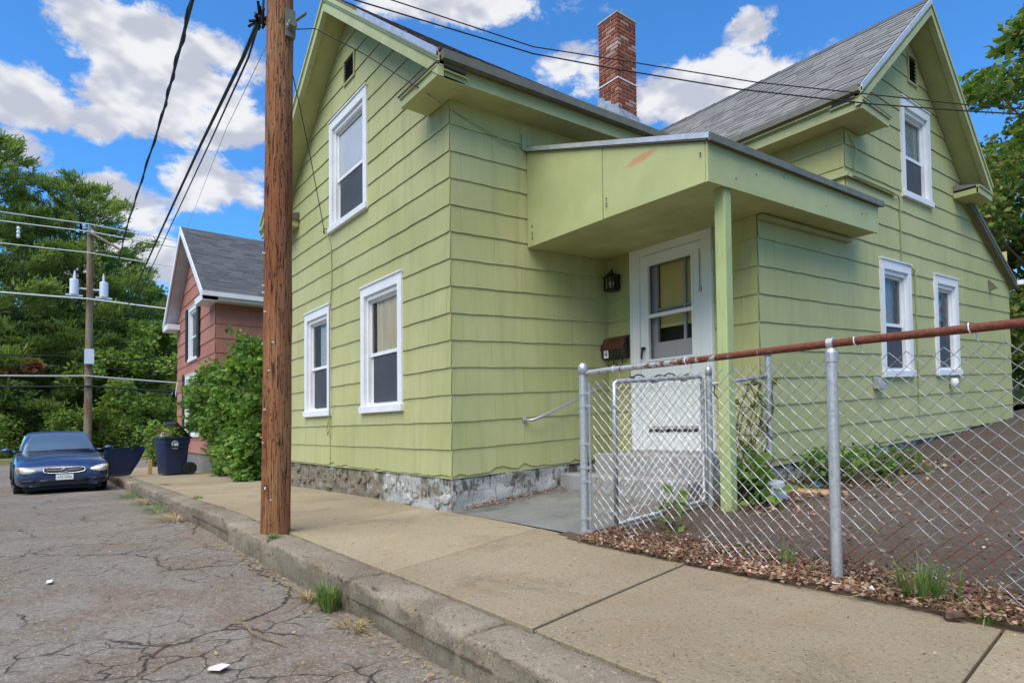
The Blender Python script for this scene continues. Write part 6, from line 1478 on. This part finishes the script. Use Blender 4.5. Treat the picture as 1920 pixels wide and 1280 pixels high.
# larger single scraps
def scrap(name, label, cat, pts, mat, th=.002):
    m = MB(); n = len(pts); m.add([(x, y, z) for x, y, z in pts]+[(x, y, z+th) for x, y, z in pts], [tuple(range(n-1, -1, -1)), tuple(range(n, 2*n))]+[(i, (i+1) % n, n+(i+1) % n, n+i) for i in range(n)]); return tag(m.build(name, mat), label, cat)
def zr2(x, y): return zroad(x, y)+.012
x_, y_ = -2.86, .60; z_ = zr2(x_, y_)
scrap('paper_scrap', 'pink paper scrap lying on the cracked road in the foreground', 'paper', [(x_-.05, y_-.02, z_), (x_+.0, y_-.035, z_+.006), (x_+.055, y_+.0, z_+.012), (x_+.02, y_+.05, z_+.014), (x_-.045, y_+.03, z_+.006)], 'paper_pink')
x_, y_ = -5.3, .05; z_ = zr2(x_, y_)
scrap('paper_scrap', 'white scrap on the road left of the cracks', 'paper', [(x_-.05, y_-.012, z_), (x_+.04, y_-.02, z_), (x_+.05, y_+.012, z_+.004), (x_-.04, y_+.02, z_+.004)], 'paper_white')
for i, (x_, y_, lb) in enumerate(((-1.46, 3.13, 'crumpled white paper at the pavement edge below the line post'), (-2.12, 3.17, 'white leaf-like scrap in the litter left of the line post'), (-1.30, 3.17, 'pale scrap in the litter right of the line post'))):
    g = random.Random(i); z_ = zyard(x_, y_)+.03
    scrap('paper_scrap', lb, 'paper', [(x_+.035*cos(a)*g.uniform(.7, 1.2), y_+.028*sin(a), z_+g.uniform(0, .02)) for a in lin(0, 5.2, 7)], 'paper_white', .004)
m = MB(); m.tube([(-3.50, .80, zr2(-3.5, .8)), (-3.42, .85, zr2(-3.4, .85)+.01), (-3.22, .84, zr2(-3.2, .84)+.012), (-3.05, .90, zr2(-3, .9)), (-2.95, .92, zr2(-3, .9))], [.006, .007, .006, .004, .002], 6); m.tube([(-3.22, .84, zr2(-3.2, .84)+.012), (-3.12, .80, zr2(-3, .8))], .003, 5); tag(m.build('twig', 'twig'), 'bent dry twig lying on the road near the kerb', 'twig')
m = MB(); m.tube([(-.95, 3.05, .02), (-.93, 3.02, .025), (-.88, 3.03, .035)], [.02, .03, .012], 7); tag(m.build('bark_chunk', 'mulch'), 'dark chunk of bark at the right end of the litter strip', 'bark')
m = MB(); m.lathe([(.02, 0), (.045, .01), (.045, .09), (.03, .10)], (-2.88, 5.85, .25), 10, 'y'); tag(m.build('drink_can', 'litter_wrap'), 'crushed blue and white can by the wall behind the fence', 'can')
m = MB(); m.box(-3.02, -2.62, 5.55, 5.95, .20, .235); tag(m.build('board_scrap', 'stake_orange', bevel=.01), 'short tan board lying by the wall under the plants', 'board')
m = MB(); m.hexa([(-3.02, 5.02, .16), (-2.80, 5.0, .16), (-2.78, 5.2, .17), (-3.0, 5.22, .17), (-3.05, 5.02, .36), (-2.83, 4.98, .34), (-2.80, 5.18, .35), (-3.03, 5.22, .37)]); tag(m.build('plastic_crate', 'plastic_box', bevel=.02), 'pale grey plastic crate half hidden behind the porch post', 'crate')
